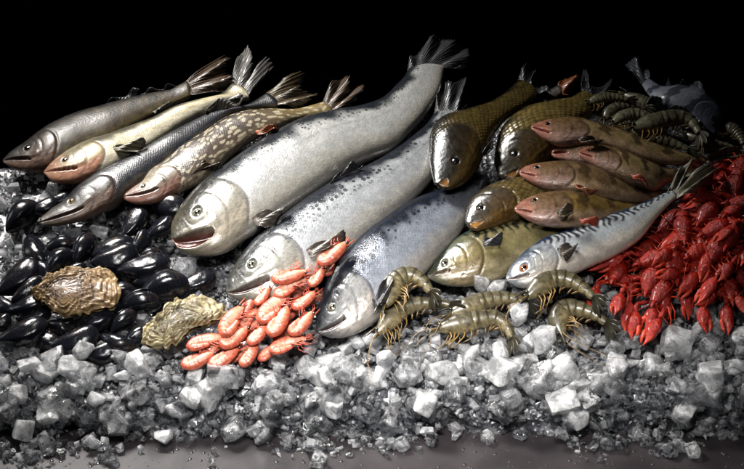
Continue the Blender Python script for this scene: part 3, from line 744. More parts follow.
# ------------------------------------------------------------------ shrimps and prawns
def build_prawn(root, loc, spine, n, Rm, vsign, mats, bands, legcol=None, ant=1.0, rng=None, legs=5, seg_detail=True, eyes_r=.16, rost=.9, fan=1.0, ant_dir=None, NA=16, soft=1.0, band=1.1):
    """spine: list of 3-D points head to tail; n: side axis; vsign: which side of the spine the belly is on"""
    rng = rng or random.Random(1)
    body_m, leg_m, ant_m, eye_m = mats
    n = Vector(n).normalized()
    N = 72
    S = [Vector(p) for p in cr([tuple(p) for p in spine], N)]
    # equal arc length
    cum = [0]
    for i in range(1, N): cum.append(cum[-1] + (S[i] - S[i - 1]).length)
    L = cum[-1]
    def P(u):
        x = u * L
        for i in range(1, N):
            if cum[i] >= x:
                f = (x - cum[i - 1]) / (cum[i] - cum[i - 1] + 1e-9); return S[i - 1].lerp(S[i], f)
        return S[-1].copy()
    def frame(u):
        t = (P(min(u + .02, 1)) - P(max(u - .02, 0))).normalized()
        d = n.cross(t).normalized() * vsign          # towards the back
        nn = t.cross(d).normalized()
        if nn.dot(n) < 0: nn = -nn
        return t, d, nn
    def rad(u):
        if u < .30: return Rm * (.30 + .70 * math.sin(min(1, u / .26) * math.pi / 2) ** .9)
        return Rm * (1.0 - .62 * max(0, (u - .38) / .52) ** 1.25)
    c0, c1, c2 = [lin(x) for x in bands]     # back, belly side, band
    def loft(u0, u1, nu, kind):
        V = []; F = []; C = []
        for i in range(nu):
            u = u0 + (u1 - u0) * i / (nu - 1)
            t, d, nn = frame(u); p = P(u); r = rad(u)
            if kind == 'abd':
                v = (u - u0) / (u1 - u0) * 6; f = v - int(min(v, 5.999))
                r *= 1 - soft * (.08 - .13 * f ** .7 + .10 * sm(.90, 1.0, f))
            else:
                f = 0; r *= 1 + .05 * math.exp(-((u - .2) / .02) ** 2) - .04 * math.exp(-((u - .235) / .012) ** 2)
            for k in range(NA):
                a = 2 * math.pi * k / NA; ca, sa = math.cos(a), math.sin(a)
                rd = r * (1.0 if ca > 0 else (1.15 if kind == 'car' else .95))
                if kind == 'abd' and ca < -.2: rd *= 1 + .16 * math.sin(f * math.pi)
                V.append(p + d * ca * rd + nn * sa * r * .80 - loc)
                q = c0 * sm(-.5, .5, ca) + c1 * (1 - sm(-.5, .5, ca))
                if kind == 'abd': q = q + (c2 - q) * (.75 * soft * math.exp(-((f - .86) / .14) ** 2) * sm(-.9, .1, ca))
                else: q = q + (c2 - q) * .35 * max(0, math.sin(u * 60 + ca * 3)) * sm(-.3, .5, ca)
                q = q * max(.2, 1 + band * mnoise.noise(Vector((u * 26, ca * 2.6, sa * 2.6 + L * 40))) + .45 * band * mnoise.noise(Vector((u * 70, ca * 6, sa * 6))))
                C.append(q)
        for i in range(nu - 1):
            for k in range(NA): F.append((i * NA + k, i * NA + (k + 1) % NA, (i + 1) * NA + (k + 1) % NA, (i + 1) * NA + k))
        F.append(tuple(range(NA))); F.append(tuple(range((nu - 1) * NA, nu * NA)))
        return V, F, C
    V, F, C = loft(0.0, .36, 18, 'car')
    # beak with teeth joined to the shell
    t, d, nn = frame(.03)
    b0 = P(.06) + d * rad(.06) * .8 - loc
    tip = b0 - t * Rm * 2.1 * rost + d * Rm * .35
    tv, tf = tube([b0, b0.lerp(tip, .4) + d * Rm * .06, b0.lerp(tip, .75) + d * Rm * .02, tip], [Rm * .20, Rm * .13, Rm * .08, Rm * .02], 6)
    o = len(V); V += tv; F += [tuple(i + o for i in q) for q in tf]; C += [c2 * .6 + c0 * .4] * len(tv)
    for q in (.25, .45, .62, .8):
        a = b0.lerp(tip, q)
        tv, tf = tube([a, a + d * Rm * .22 - t * Rm * .16], [Rm * .05, Rm * .01], 4)
        o = len(V); V += tv; F += [tuple(i + o for i in z) for z in tf]; C += [c2] * len(tv)
    mesh_obj('carapace', V, F, body_m, root, True, C)
    V, F, C = loft(.33, .91, 58 if seg_detail else 36, 'abd')
    mesh_obj('abdomen', V, F, body_m, root, True, C)
    # tail fan
    t, d, nn = frame(.95); e = P(.895) - loc
    parts = []; 
    for a, ln, wd in ((0, 1.9, .24), (.38, 2.0, .40), (-.38, 2.0, .40), (.75, 1.75, .40), (-.75, 1.75, .40)):
        dr = (t * math.cos(a * fan) + (nn * .75 + d * .5).normalized() * math.sin(a * fan)).normalized()
        sd = dr.cross(d * .8 - nn * .4).normalized(); th = dr.cross(sd).normalized()
        parts.append(ellipsoid(e + dr * Rm * ln * .5, sd * Rm * wd, th * Rm * .07, dr * Rm * ln * .55, 8, 8))
    V, F = merge(parts)
    Cc = [c2 * .75 + c0 * .25] * len(V)
    mesh_obj('tail_fan', V, F, body_m, root, True, Cc)
    # eyes
    t, d, nn = frame(.04)
    for s in (1, -1):
        c = P(.035) + d * rad(.03) * .75 + nn * s * rad(.03) * .85 - t * Rm * .12 - loc
        mesh_obj('eye', *ellipsoid(c, t * Rm * eyes_r * 1.2, d * Rm * eyes_r, nn * Rm * eyes_r, 10, 7), eye_m, root)
    # walking legs, swimmerets
    lc = lin(legcol) if legcol else c1
    for s in ((1, -1) if legs > 3 else (1,)):
        for k in range(legs if s > 0 else legs - 2):
            u = .10 + .055 * k; t, d, nn = frame(u)
            a = P(u) - d * rad(u) * .9 + nn * s * rad(u) * .35 - loc
            j1 = a - d * Rm * rng.uniform(.5, .8) + nn * s * Rm * .3 - t * Rm * rng.uniform(.0, .5)
            j2 = j1 - d * Rm * rng.uniform(.2, .7) - t * Rm * rng.uniform(.3, 1.0) + nn * s * Rm * rng.uniform(-.1, .2)
            j3 = j2 - t * Rm * rng.uniform(.2, .8) - d * Rm * rng.uniform(-.1, .4)
            tv, tf = tube([a, j1, j2, j3], [Rm * .09, Rm * .07, Rm * .05, Rm * .015], 5)
            mesh_obj('leg', tv, tf, leg_m, root, True, [lc] * len(tv))
    for k in range(5):
        u = .40 + .085 * k; t, d, nn = frame(u)
        a = P(u) - d * rad(u) * .85 - loc
        dr = (-d * .9 - t * rng.uniform(.1, .7)).normalized()
        tv, tf = ellipsoid(a + dr * Rm * .35, nn * Rm * .22, dr.cross(nn) * Rm * .10, dr * Rm * .48, 8, 6)
        mesh_obj('swimmeret', tv, tf, leg_m, root, True, [lc * .8] * len(tv))
    # feelers
    t, d, nn = frame(.03)
    for s in (1, -1):
        p = P(.03) - d * Rm * .1 + nn * s * Rm * .2 - loc
        ad = Vector(ant_dir[0 if s > 0 else 1]) if ant_dir else (-t + d * rng.uniform(-.3, .5) + nn * rng.uniform(-.1, .2))
        pts = [p]
        for q in range(1, 11):
            f = q / 10
            pts.append(p + (ad * f - d * f * f * rng.uniform(.55, .75) - n * f * f * .1) * Rm * 5.5 * ant + n * math.sin(f * math.pi) * Rm * .5)
        tv, tf = tube(pts, [Rm * .055 * (1 - .75 * q / 10) for q in range(11)], 4)
        mesh_obj('antenna', tv, tf, ant_m, root, True, [lc] * len(tv))
    # feeler scales beside the beak
    for s in (1, -1):
        a = P(.03) + nn * s * Rm * .25 - loc
        tv, tf = ellipsoid(a - t * Rm * .55, nn * Rm * .08, d * Rm * .16, t * Rm * .7, 8, 6)
        mesh_obj('feeler_scale', tv, tf, body_m, root, True, [c2 * .5 + c0 * .5] * len(tv))

M_pink = vcol_mat('pink_shrimp_shell', rough=.40, coat=.30, nscale=420, namt=.30, bump=.25, bdist=.0006, var=.25, sss=.06)
M_pinkleg = vcol_mat('pink_shrimp_leg', rough=.4, coat=.3, nscale=300, namt=.2, bump=.1, var=.2)
M_tig = vcol_mat('grey_prawn_shell', rough=.36, coat=.35, nscale=330, namt=.60, bump=.30, bdist=.0008, var=.2)
M_tigleg = vcol_mat('grey_prawn_leg', rough=.4, coat=.3, nscale=300, namt=.4, bump=.1, var=.2)
M_eyeb = simple_mat('shrimp_eye_black', (.006, .005, .005), rough=.12, coat=1, namt=0, bump=0)

PINK = ('#b35a42', '#c98a72', '#9c3824')
protos = []
for pi, sp in enumerate((
    [(.45, .0), (.27, .03), (.08, .055), (-.11, .07), (-.26, .04), (-.325, -.04), (-.24, -.105), (-.05, -.12), (.18, -.08)],
    [(.46, -.01), (.28, .015), (.08, .045), (-.12, .06), (-.27, .02), (-.32, -.06), (-.22, -.12), (-.02, -.12), (.22, -.09)],
    [(.43, .03), (.25, .05), (.07, .065), (-.13, .06), (-.28, .0), (-.305, -.085), (-.19, -.135), (.0, -.115), (.20, -.06)])):
    r = bpy.data.objects.new('pink_shrimp', None)
    COL.objects.link(r)
    build_prawn(r, Vector((0, 0, 0)), [(x, y, .006 * math.sin(i)) for i, (x, y) in enumerate(sp)], (0, 0, 1), .142, -1, (M_pink, M_pinkleg, M_pinkleg, M_eyeb), PINK,
                legcol='#b04630', ant=.35, rng=random.Random(pi + 3), legs=4, eyes_r=.25, rost=1.0, fan=.35, soft=.85, band=.6, ant_dir=((1, .15, .05), (1, -.1, .1)), NA=14)
    protos.append(r)
used = [False] * 3
def place(root, a, b, h, roll=0, scale=None, flip=False, lift=0, ha=None):
    """X axis from photo point a to photo point b on the bed, Z near the bed's normal"""
    A, B_ = at(a[0], a[1], h if ha is None else ha), at(b[0], b[1], h)
    x = (B_ - A); ln = x.length; x.normalize()
    z = (N0 - x * N0.dot(x)).normalized(); y = z.cross(x)
    if roll:
        q = Matrix.Rotation(roll, 3, x); z = q @ z; y = q @ y
    s = scale or ln
    m = Matrix((x, y, z)).transposed().to_4x4()
    sc = Matrix.Diagonal((s, -s if flip else s, s, 1))
    root.matrix_world = Matrix.Translation((A + B_) / 2 + N0 * lift) @ m @ sc
    root.matrix_basis = Matrix.Translation((A + B_) / 2 + N0 * lift) @ m @ sc
PS = [((318,266),(347,242),.128,'pink shrimp lying alone between the fin of the middle salmon and the bluest salmon'),
 ((270,281),(307,272),.112,'pink shrimp stretched below the pectoral fin of the middle salmon, topmost of the pile'),
 ((311,288),(323,267),.105,'pink shrimp curled upright at the upper right corner of the pile'),
 ((272,297),(306,279),.095,'pink shrimp second row from top, its black eye under the topmost shrimp'),
 ((256,306),(270,287),.09,'small pink shrimp against the lower jaw of the middle salmon'),
 ((293,311),(316,290),.088,'pink shrimp beside the blue salmon snout, right edge of the pile'),
 ((256,323),(290,293),.085,'large plump pink shrimp in the centre of the pile with back to the left'),
 ((243,316),(254,292),.060,'pink shrimp half hidden behind the left column of the pile'),
 ((218,336),(245,306),.075,'long pink shrimp on the left slope of the pile with black eye at top'),
 ((270,338),(288,305),.085,'pink shrimp standing steep just right of the pile centre'),
 ((290,337),(313,312),.080,'round curled pink shrimp next to the blue salmon jaw at lower right'),
 ((221,350),(248,325),.060,'pink shrimp lying along the lower left slope above the front row'),
 ((249,346),(269,321),.065,'pink shrimp in the lower middle pointing up between two others'),
 ((184,346),(225,337),.045,'leftmost pink shrimp lying flat beside the second oyster'),
 ((266,350),(308,339),.060,'pink shrimp lowest on the right, lying flat on clear ice'),
 ((180,368),(216,352),.035,'pink shrimp furthest front left with a chip of ice on its shell'),
 ((209,369),(240,347),.040,'pink shrimp of the front row, second from left'),
 ((243,369),(256,340),.045,'pink shrimp of the front row hanging head up, third from left'),
 ((292,300),(306,282),.055,'pink shrimp buried deep in the upper middle of the pile'),
 ((236,330),(258,308),.050,'pink shrimp buried between the long left one and the centre'),
 ((282,322),(300,300),.055,'pink shrimp buried near the right side of the pile, only its back shows'),
 ((300,306),(322,294),.05,'pink shrimp half under the round curled one near the blue salmon'),
 ((262,301),(290,284),.06,'pink shrimp in the second layer below the topmost one'),
 ((230,340),(262,322),.035,'pink shrimp beneath the long left one, pointing right'),
 ((274,345),(298,322),.035,'pink shrimp beneath the steep one, near the lowest right shrimp'),
 ((240,302),(262,284),.05,'pink shrimp behind the pile touching the white chin of the middle salmon'),
 ((322,276),(338,254),.08,'pink shrimp between the single shrimp and the upper right corner of the pile'),
 ((226,362),(252,346),.02,'pink shrimp in the bottom layer between the second and third front shrimps'),
 ((256,360),(284,344),.025,'pink shrimp in the bottom layer beside the third front shrimp'),
 ((204,352),(232,332),.03,'pink shrimp in the bottom layer behind the leftmost flat one')]
for i, (a, b, h, lab) in enumerate(PS):
    k = i % 3
    if used[k]: r = dup(protos[k])
    else: r = protos[k]; used[k] = True
    tag(r, lab, 'shrimp', 'boiled pink shrimps piled in front of the salmon')
    place(r, a, b, h * .9 + .012, roll=rnd.uniform(-.3, .3), flip=rnd.random() < .45)
    r.matrix_basis = r.matrix_basis @ Matrix.Diagonal((1.06, 1.06, 1.06, 1))

TIG = ('#4a4432', '#6e6448', '#18170f')
def tiger(spine_px, h, Rpx, vs, label, group, legcol='#7d6234', ant=1.0, ant_px=None, rng=0, hs=None, tone=None):
    hs = hs or [h] * len(spine_px)
    sp = [at(x, y, hs[i]) for i, (x, y) in enumerate(spine_px)]
    loc = Vector(sp[len(sp) // 2]); loc.z = bed(loc.y)
    r = empty('raw_prawn', loc, label, 'prawn', group)
    build_prawn(r, loc, sp, N0 * .75 + Vector((0, -.5, .25)), Rpx * .00225, vs, (M_tig, M_tigleg, M_tigleg, M_eyeb), tone or TIG, legcol=legcol, ant=ant, rng=random.Random(rng), legs=5, NA=18)
    return r
GT = 'raw grey prawns on the ice in front of the fishes'
tiger([(385,306),(389,295),(393,284),(401,277),(411,275),(421,280),(428,288),(434,298)], .095, 9.5, 1, 'arched grey prawn against the bluest salmon, leftmost and furthest back of the front prawns', GT, rng=1)
tiger([(377,334),(384,326),(392,317),(402,309),(416,304),(432,303),(446,304),(458,309)], .065, 8.5, 1, 'grey prawn with long legs and feelers just in front of the arched one', GT, rng=2)
tiger([(450,314),(460,310),(472,305),(488,300),(504,298),(520,300),(534,305)], .06, 9, 1, 'straight grey prawn below the snout of the blue mackerel, head to the left', GT, rng=3)
tiger([(438,329),(452,325),(466,322),(482,319),(495,318),(505,324),(511,335),(513,346)], .055, 9.5, 1, 'frontmost grey prawn with amber feelers, tail bent down over the front ice', GT, rng=4)
tiger([(527,297),(536,289),(546,281),(557,278),(570,280),(582,287),(591,295),(598,304)], .085, 9.5, 1, 'arched grey prawn under the mackerel gill, next to the crayfish', GT, rng=5)
tiger([(562,336),(558,324),(560,313),(568,308),(580,309),(592,313),(602,319),(611,329)], .055, 9.5, 1, 'grey prawn curled with head straight down, rightmost in front of the crayfish', GT, rng=6)
TD = ('#5d5a48', '#77735c', '#262419')
GU = 'dark raw prawns heaped at the back right'
for i, (sp, h, rp, vs, lab) in enumerate((
    ([(605,120),(609,112),(618,107),(630,105),(642,107),(650,111)], .07, 6.5, 1, 'dark prawn curving above the shoulder of the topmost perch'),
    ([(612,124),(622,117),(634,114),(646,116),(655,123),(660,131)], .085, 6.5, 1, 'dark prawn with pale belly nested under the upper one in the heap'),
    ([(624,94),(636,99),(650,104),(664,108),(678,111),(688,116)], .07, 6.5, 1, 'dark prawn on the ridge of the heap with one feeler raised'),
    ([(632,128),(646,124),(662,120),(678,117),(690,120),(698,130),(701,140)], .105, 9, 1, 'largest dark prawn, bent double beneath the grey fish head'),
    ([(630,128),(642,132),(656,137),(670,142),(684,147),(694,152)], .085, 6.5, 1, 'dark prawn lying along the back of the topmost perch'),
    ([(588,103),(598,99),(610,97),(622,98),(632,101)], .085, 5.5, 1, 'thin dark prawn by the golden carp tail at the left end of the heap'),
    ([(594,112),(606,112),(618,113),(632,118),(646,126)], .06, 6, 1, 'dark prawn lowest in the left of the heap, mostly covered'),
    ([(690,150),(698,143),(708,141),(716,146),(722,154)], .06, 6, 1, 'dark prawn lying on the black ice right of the heap'),
    ([(722,127),(730,128),(737,132),(742,139),(744,147)], .06, 6.5, 1, 'dark prawn at the right edge of the photo behind the crayfish'),
    ([(686,134),(700,140),(712,144),(726,146),(738,150)], .045, 6.5, -1, 'dark prawn stretched flat between heap and crayfish'))):
    tiger(sp, h, rp, vs, lab, GU, legcol='#7a6238', ant=.9, rng=20 + i, tone=TD)

# ------------------------------------------------------------------ crayfish
M_cray = vcol_mat('crayfish_shell', rough=.28, coat=.2, nscale=11, namt=.75, bump=.55, bdist=.012, var=.45)
RED = lin('#a01f10'); REDD = lin('#480b06'); REDL = lin('#cc3a1c')
def build_crayfish(r, seed, one_up=0):
    g = random.Random(seed)
    def part(nm, vf, col, par=r):
        V, F = vf
        C = [col * (1 + .55 * mnoise.noise(Vector(v) * 6)) for v in V]
        return mesh_obj(nm, V, F, M_cray, par, True, C)
    # carapace
    V = []; F = []; C = []; NU, NA = 34, 24
    for i in range(NU):
        f = i / (NU - 1); x = -.5 + f * 1.0
        w = .30 * (math.sin(min(1, f * 1.9 + .16) * math.pi / 2) ** .6) * (1 - .58 * sm(.45, 1, f))
        hgt = .255 * (math.sin(min(1, f * 2.2 + .18) * math.pi / 2) ** .6) * (1 - .45 * sm(.5, 1, f))
        for k in range(NA):
            a = 2 * math.pi * k / NA; ca, sa = math.cos(a), math.sin(a)
            gx = x - .10 + .16 * abs(sa) ** 1.5          # V shaped neck groove
            gr = 1 - .10 * math.exp(-(gx / .022) ** 2)
            md = 1 - .05 * math.exp(-(sa / .07) ** 2) * (x < .05) * (ca > 0)
            rough = 1 + .03 * mnoise.noise(Vector((x * 16, sa * 6, ca * 6)))
            V.append(Vector((x, sa * w * gr * rough, (ca * hgt if ca > 0 else ca * hgt * .6) * gr * md * rough)))
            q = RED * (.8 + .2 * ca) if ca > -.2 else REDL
            q = q + (REDD - q) * .5 * math.exp(-(gx / .03) ** 2) + (REDD - q) * .35 * sm(-.1, -.5, x) * (ca > 0)
            C.append(q)
    for i in range(NU - 1):
        for k in range(NA): F.append((i * NA + k, i * NA + (k + 1) % NA, (i + 1) * NA + (k + 1) % NA, (i + 1) * NA + k))
    F.append(tuple(range(NA))); F.append(tuple(range((NU - 1) * NA, NU * NA)))
    tv, tf = tube([(.42, 0, .10), (.55, 0, .105), (.68, 0, .12)], [.085, .055, .008], 8)
    o = len(V); V += tv; F += [tuple(i + o for i in q) for q in tf]; C += [RED] * len(tv)
    for s in (1, -1):
        tv, tf = tube([(.40, s * .09, .10), (.50, s * .10, .13)], [.03, .004], 5)
        o = len(V); V += tv; F += [tuple(i + o for i in q) for q in tf]; C += [REDD] * len(tv)
    mesh_obj('carapace', V, F, M_cray, r, True, C)
    # abdomen, curling down at the end
    V = []; F = []; C = []; NU = 50
    for i in range(NU):
        f = i / (NU - 1); a = sm(.15, 1, f) * 2.3
        cx = -.46 - .46 * f * math.cos(a * .6); cz = -.02 - .46 * f * math.sin(a * .6)
        seg = f * 6 - int(min(f * 6, 5.99))
        w = (.265 - .07 * f) * (.93 + .11 * seg ** .6 - .06 * sm(.88, 1, seg)); hh = (.19 - .06 * f) * (.90 + .13 * seg)
        dx, dz = math.sin(a), math.cos(a)
        for k in range(NA):
            b = 2 * math.pi * k / NA; ca, sa = math.cos(b), math.sin(b)
            V.append(Vector((cx - dx * ca * hh * (1 if ca > 0 else .5), sa * w, cz + dz * ca * hh * (1 if ca > 0 else .5))))
            q = RED + (REDD - RED) * (.7 * math.exp(-((seg - .95) / .12) ** 2)); C.append(q if ca > -.3 else REDL * 1.1)
    for i in range(NU - 1):
        for k in range(NA): F.append((i * NA + k, i * NA + (k + 1) % NA, (i + 1) * NA + (k + 1) % NA, (i + 1) * NA + k))
    F.append(tuple(range(NA))); F.append(tuple(range((NU - 1) * NA, NU * NA)))
    mesh_obj('abdomen', V, F, M_cray, r, True, C)
    fp = []
    for a in (-.8, -.4, 0, .4, .8):
        d = Vector((.25, math.sin(a), -.55 - .3 * math.cos(a))).normalized()
        s = d.cross(Vector((1, 0, 0))).normalized(); t = d.cross(s)
        fp.append(ellipsoid(Vector((-.55, 0, -.44)) + d * .14, s * .075, t * .015, d * .16, 8, 7))
    part('tail_fan', merge(fp), RED)
    # claws
    for s in (1, -1):
        sp = g.uniform(.26, .40); ln = g.uniform(.78, .98); dz = g.uniform(-.12, .02)
        e1 = Vector((.52, s * (sp + .06), -.04)); e2 = Vector((.80, s * (sp + .02), .0 + dz))
        arm = part('claw_arm', tube([(.26, s * .16, -.10), (.40, s * (sp - .04), -.08), e1, e1.lerp(e2, .5) + Vector((0, 0, .03)), e2], [.045, .055, .065, .085, .055], 8), RED * .95)
        yaw = s * g.uniform(-.30, .05); d = Vector((math.cos(yaw), math.sin(yaw), g.uniform(-.28, -.05))).normalized()
        sd = Vector((0, 0, 1)).cross(d).normalized() * s; upz = d.cross(sd) * s
        # palm and fixed finger in one
        V = []; F = []; C = []; NU = 22; n2 = 14
        for i in range(NU):
            f = i / (NU - 1)
            w = .195 * math.sin(min(1, f * 2.6 + .18) * math.pi / 2) * (1 - .92 * sm(.40, 1.0, f)) + .004
            off = .055 * sm(.42, .75, f)
            c = e2 + d * (f * 1.02 * ln - .02) + sd * off + sd * -.03 * sm(.7, 1, f)
            for k in range(n2):
                a = 2 * math.pi * k / n2
                rg = 1 + .06 * mnoise.noise(Vector((f * 14, math.cos(a) * 3, math.sin(a) * 3 + s)))
                V.append(c + sd * math.cos(a) * w * rg + upz * math.sin(a) * w * .62 * rg)
                q = RED * 1.05 + (REDL - RED) * sm(.5, 1, f); C.append(q)
        for i in range(NU - 1):
            for k in range(n2): F.append((i * n2 + k, i * n2 + (k + 1) % n2, (i + 1) * n2 + (k + 1) % n2, (i + 1) * n2 + k))
        F.append(tuple(range(n2))); F.append(tuple(range((NU - 1) * n2, NU * n2)))
        cl = mesh_obj('claw', V, F, M_cray, r, True, C)
        b0 = e2 + d * .42 * ln - sd * .09
        part('finger', tube([b0, b0 + d * .16 * ln - sd * .05, b0 + d * .36 * ln - sd * .035, b0 + d * .53 * ln + sd * .03], [.07, .076, .055, .012], 8), REDL, cl)
    # legs
    for s in (1, -1):
        for k in range(4):
            x0 = .22 - .15 * k; a = Vector((x0, s * .15, -.12))
            fw = .35 - .22 * k + g.uniform(-.08, .08)
            j1 = a + Vector((fw * .4, s * g.uniform(.16, .24), .06)); j2 = j1 + Vector((fw * .9, s * .18, -.12 + g.uniform(-.05, .05))); j3 = j2 + Vector((fw * .7 + .05, s * .05, -.14))
            part('leg', tube([a, j1, j2, j3], [.028, .026, .02, .006], 5), REDL)
        p = Vector((.46, s * .06, .02)); dv = Vector((g.uniform(.6, 1), s * g.uniform(.2, .9), g.uniform(.1, .5)))
        pts = [p + dv * q / 8 * 1.0 + Vector((-.25, s * .3, -.5)) * (q / 8) ** 2 for q in range(9)]
        part('antenna', tube(pts, [.011 * (1 - .8 * q / 8) for q in range(9)], 4), REDL)
        mesh_obj('eye', *ellipsoid((.44, s * .10, .09), (.032, 0, 0), (0, .028, 0), (0, 0, .028), 8, 6), M_eyeb, r)
cp = []
for i in range(4):
    r = bpy.data.objects.new('crayfish', None); COL.objects.link(r); build_crayfish(r, 40 + i); cp.append(r)
cu = [False] * 4
GC = 'boiled red crayfish piled on the right'
# carapace centre, point between the claws, height
CR = [((626,241),(606,264),.045,'red crayfish touching the silver belly of the mackerel, leftmost in the pile'),
 ((617,274),(599,297),.035,'dark red crayfish on the ice right beside the tail of the arched grey prawn'),
 ((650,281),(622,311),.040,'red crayfish with long closed claws reaching down left onto the front ice'),
 ((660,294),(645,322),.035,'frontmost red crayfish with claws tucked under its bent head'),
 ((708,281),(703,318),.045,'red crayfish facing the viewer with two claws spread like a pair of tongs'),
 ((675,268),(663,292),.060,'red crayfish seen from its round back between the tongs one and the long clawed one'),
 ((652,260),(632,280),.055,'orange tinted crayfish behind the long clawed one'),
 ((697,254),(681,282),.065,'red crayfish with claws pointing down above the round backed one'),
 ((716,250),(703,281),.075,'red crayfish leaning over the one with tongs'),
 ((738,252),(736,284),.055,'red crayfish at the right edge of the photo with claw hanging straight down'),
 ((671,221),(647,240),.035,'red crayfish just below the forked tail of the mackerel'),
 ((683,230),(677,256),.070,'bright red crayfish with one claw hooked below its head, middle left of pile'),
 ((706,214),(683,230),.070,'red crayfish with back arched, in the centre of the pile'),
 ((715,230),(693,246),.080,'red crayfish lying sideways in the middle of the pile, pointing left'),
 ((734,211),(712,232),.075,'red crayfish on the right slope with carapace catching light'),
 ((716,200),(698,213),.05,'red crayfish under the tail tip of the mackerel'),
 ((664,241),(640,252),.03,'flattened red crayfish with thin claw against the mackerel belly'),
 ((645,252),(622,272),.040,'red crayfish wedged behind the two leftmost ones'),
 ((735,190),(714,206),.075,'red crayfish high on the right, below the rim of the pile'),
 ((728,190),(710,204),.070,'red crayfish near the upper rim with claws toward the mackerel tail'),
 ((740,226),(722,246),.065,'red crayfish half out of the photo on the right, mid height'),
 ((694,210),(676,226),.035,'red crayfish mostly covered, behind the mackerel tail'),
 ((730,238),(716,262),.085,'red crayfish on top of the pile right of centre'),
 ((744,175),(724,188),.075,'red crayfish cut by the right edge near the top'),
 ((741,204),(727,222),.085,'red crayfish at the right edge under the rim'),
 ((686,246),(668,268),.045,'red crayfish buried below the bright one'),
 ((724,268),(716,296),.045,'red crayfish in the shade right of the one with tongs'),
 ((744,278),(738,306),.035,'lowest red crayfish at the right edge on dark ice'),
 ((728,178),(712,190),.055,'red crayfish topmost, beneath the perch tail'),
 ((740,168),(724,178),.055,'red crayfish furthest back, beside the dark prawns')]
for i, (a, b, h, lab) in enumerate(CR):
    k = i % 4
    if cu[k]: r = dup(cp[k])
    else: r = cp[k]; cu[k] = True
    tag(r, lab, 'crayfish', GC)
    # in the model the carapace centre is x=-0.05 and the claws end near x=1.65
    A = Vector(a); B2 = Vector(b)
    place(r, a, a if False else b, h, roll=rnd.uniform(-.5, .5), scale=.071 + rnd.uniform(-.005, .007), ha=h + .018)
    m = r.matrix_basis.copy() @ Matrix.Rotation(rnd.gauss(0, .30), 4, 'Z') @ Matrix.Rotation(-.22 + rnd.gauss(0, .12), 4, 'Y'); m.translation = at(a[0], a[1], h + .018); r.matrix_basis = m

# ------------------------------------------------------------------ mussels
def mussel_mat():
    b = NB('mussel_shell')
    tc = b.n('ShaderNodeTexCoord').outputs['Object']
    oi = b.n('ShaderNodeObjectInfo').outputs['Random']
    sx = b.n('ShaderNodeVectorMath', {0: tc, 1: (-.52, .03, 0)}, operation='SUBTRACT').outputs[0]
    d = b.n('ShaderNodeVectorMath', {0: sx}, operation='LENGTH').outputs['Value']
    nz = b.noise(tc, 5, 4, .6)
    ring = b.math('SINE', b.math('MULTIPLY', b.math('MULTIPLY_ADD', nz, .08, d), 95.0))
    big = b.noise(tc, 3.2, 5, .65)
    c = b.mix(b.ramp(big, .52, .70), (.0045, .005, .0075), (.022, .014, .010))
    c = b.mix(b.math('MULTIPLY', b.ramp(ring, .2, 1), .10), c, (.022, .024, .032))
    nr = b.noise(tc, 26, 4, .6)
    c = b.mix(b.math('MULTIPLY', b.ramp(nr, .68, .76), b.ramp(big, .45, .6)), c, (.07, .055, .04))
    nb = b.bump(big, .15, .010); nb = b.bump(nr, .05, .0015, nb)
    p = b.n('ShaderNodeBsdfPrincipled', {'Base Color': c, 'Roughness': b.math('MULTIPLY_ADD', nr, .22, .08), 'Normal': nb, 'Coat Weight': .15, 'Coat Roughness': .14, 'Specular IOR Level': .40})
    return b.done(p.outputs[0])
M_mus = mussel_mat()
M_musin = simple_mat('mussel_lining', (.20, .11, .07), rough=.3, coat=.4, nscale=6, namt=.4, bump=.2)
def valve(gap, side, seed):
    g = random.Random(seed); V = []; F = []; n1, n2 = 30, 22
    bend = g.uniform(.05, .13); fat = g.uniform(.95, 1.1)
    for i in range(n1):
        s = i / (n1 - 1); x = -.5 + s
        wv = .30 * fat * (min(1, math.sin(min(1, s / .62) * math.pi / 2)) ** .72 if s < .62 else math.sqrt(max(0, 1 - ((s - .62) / .38) ** 2))) + .004
        cy = -bend * math.sin(math.pi * s) + bend * .7
        for k in range(n2):
            q = -1 + 2 * k / (n2 - 1)
            dome = (max(0, 1 - abs(q) ** 2.3)) ** .62
            # ridge towards the straight side
            z = wv * .66 * dome * (1 + .22 * math.exp(-((q + .35) / .5) ** 2))
            y = cy + wv * q
            z += .010 * mnoise.noise(Vector((x * 6, y * 9, seed))) * dome
            open_ = gap * sm(.1, 1, s)
            V.append(Vector((x, y, side * (z + open_))))
    for i in range(n1 - 1):
        for k in range(n2 - 1):
            a = i * n2 + k
            F.append((a, a + n2, a + n2 + 1, a + 1) if side > 0 else (a, a + 1, a + n2 + 1, a + n2))
    return V, F
def build_mussel(gap, seed):
    r = bpy.data.objects.new('mussel', None); COL.objects.link(r)
    for s in (1, -1):
        V, F = valve(gap, s, seed)
        o = mesh_obj('valve', V, F, M_mus, r); o.data.materials.append(M_musin)
        m = o.modifiers.new('shell', 'SOLIDIFY'); m.thickness = .022; m.offset = -1 if s > 0 else -1; m.material_offset = 1 if gap > .02 else 0; m.material_offset_rim = 0
    return r
mp_ = [build_mussel(.004, 1), build_mussel(.010, 2), build_mussel(.055, 3), build_mussel(.006, 4)]
mu = [False] * 4
GM = 'black mussels on the ice at the left'
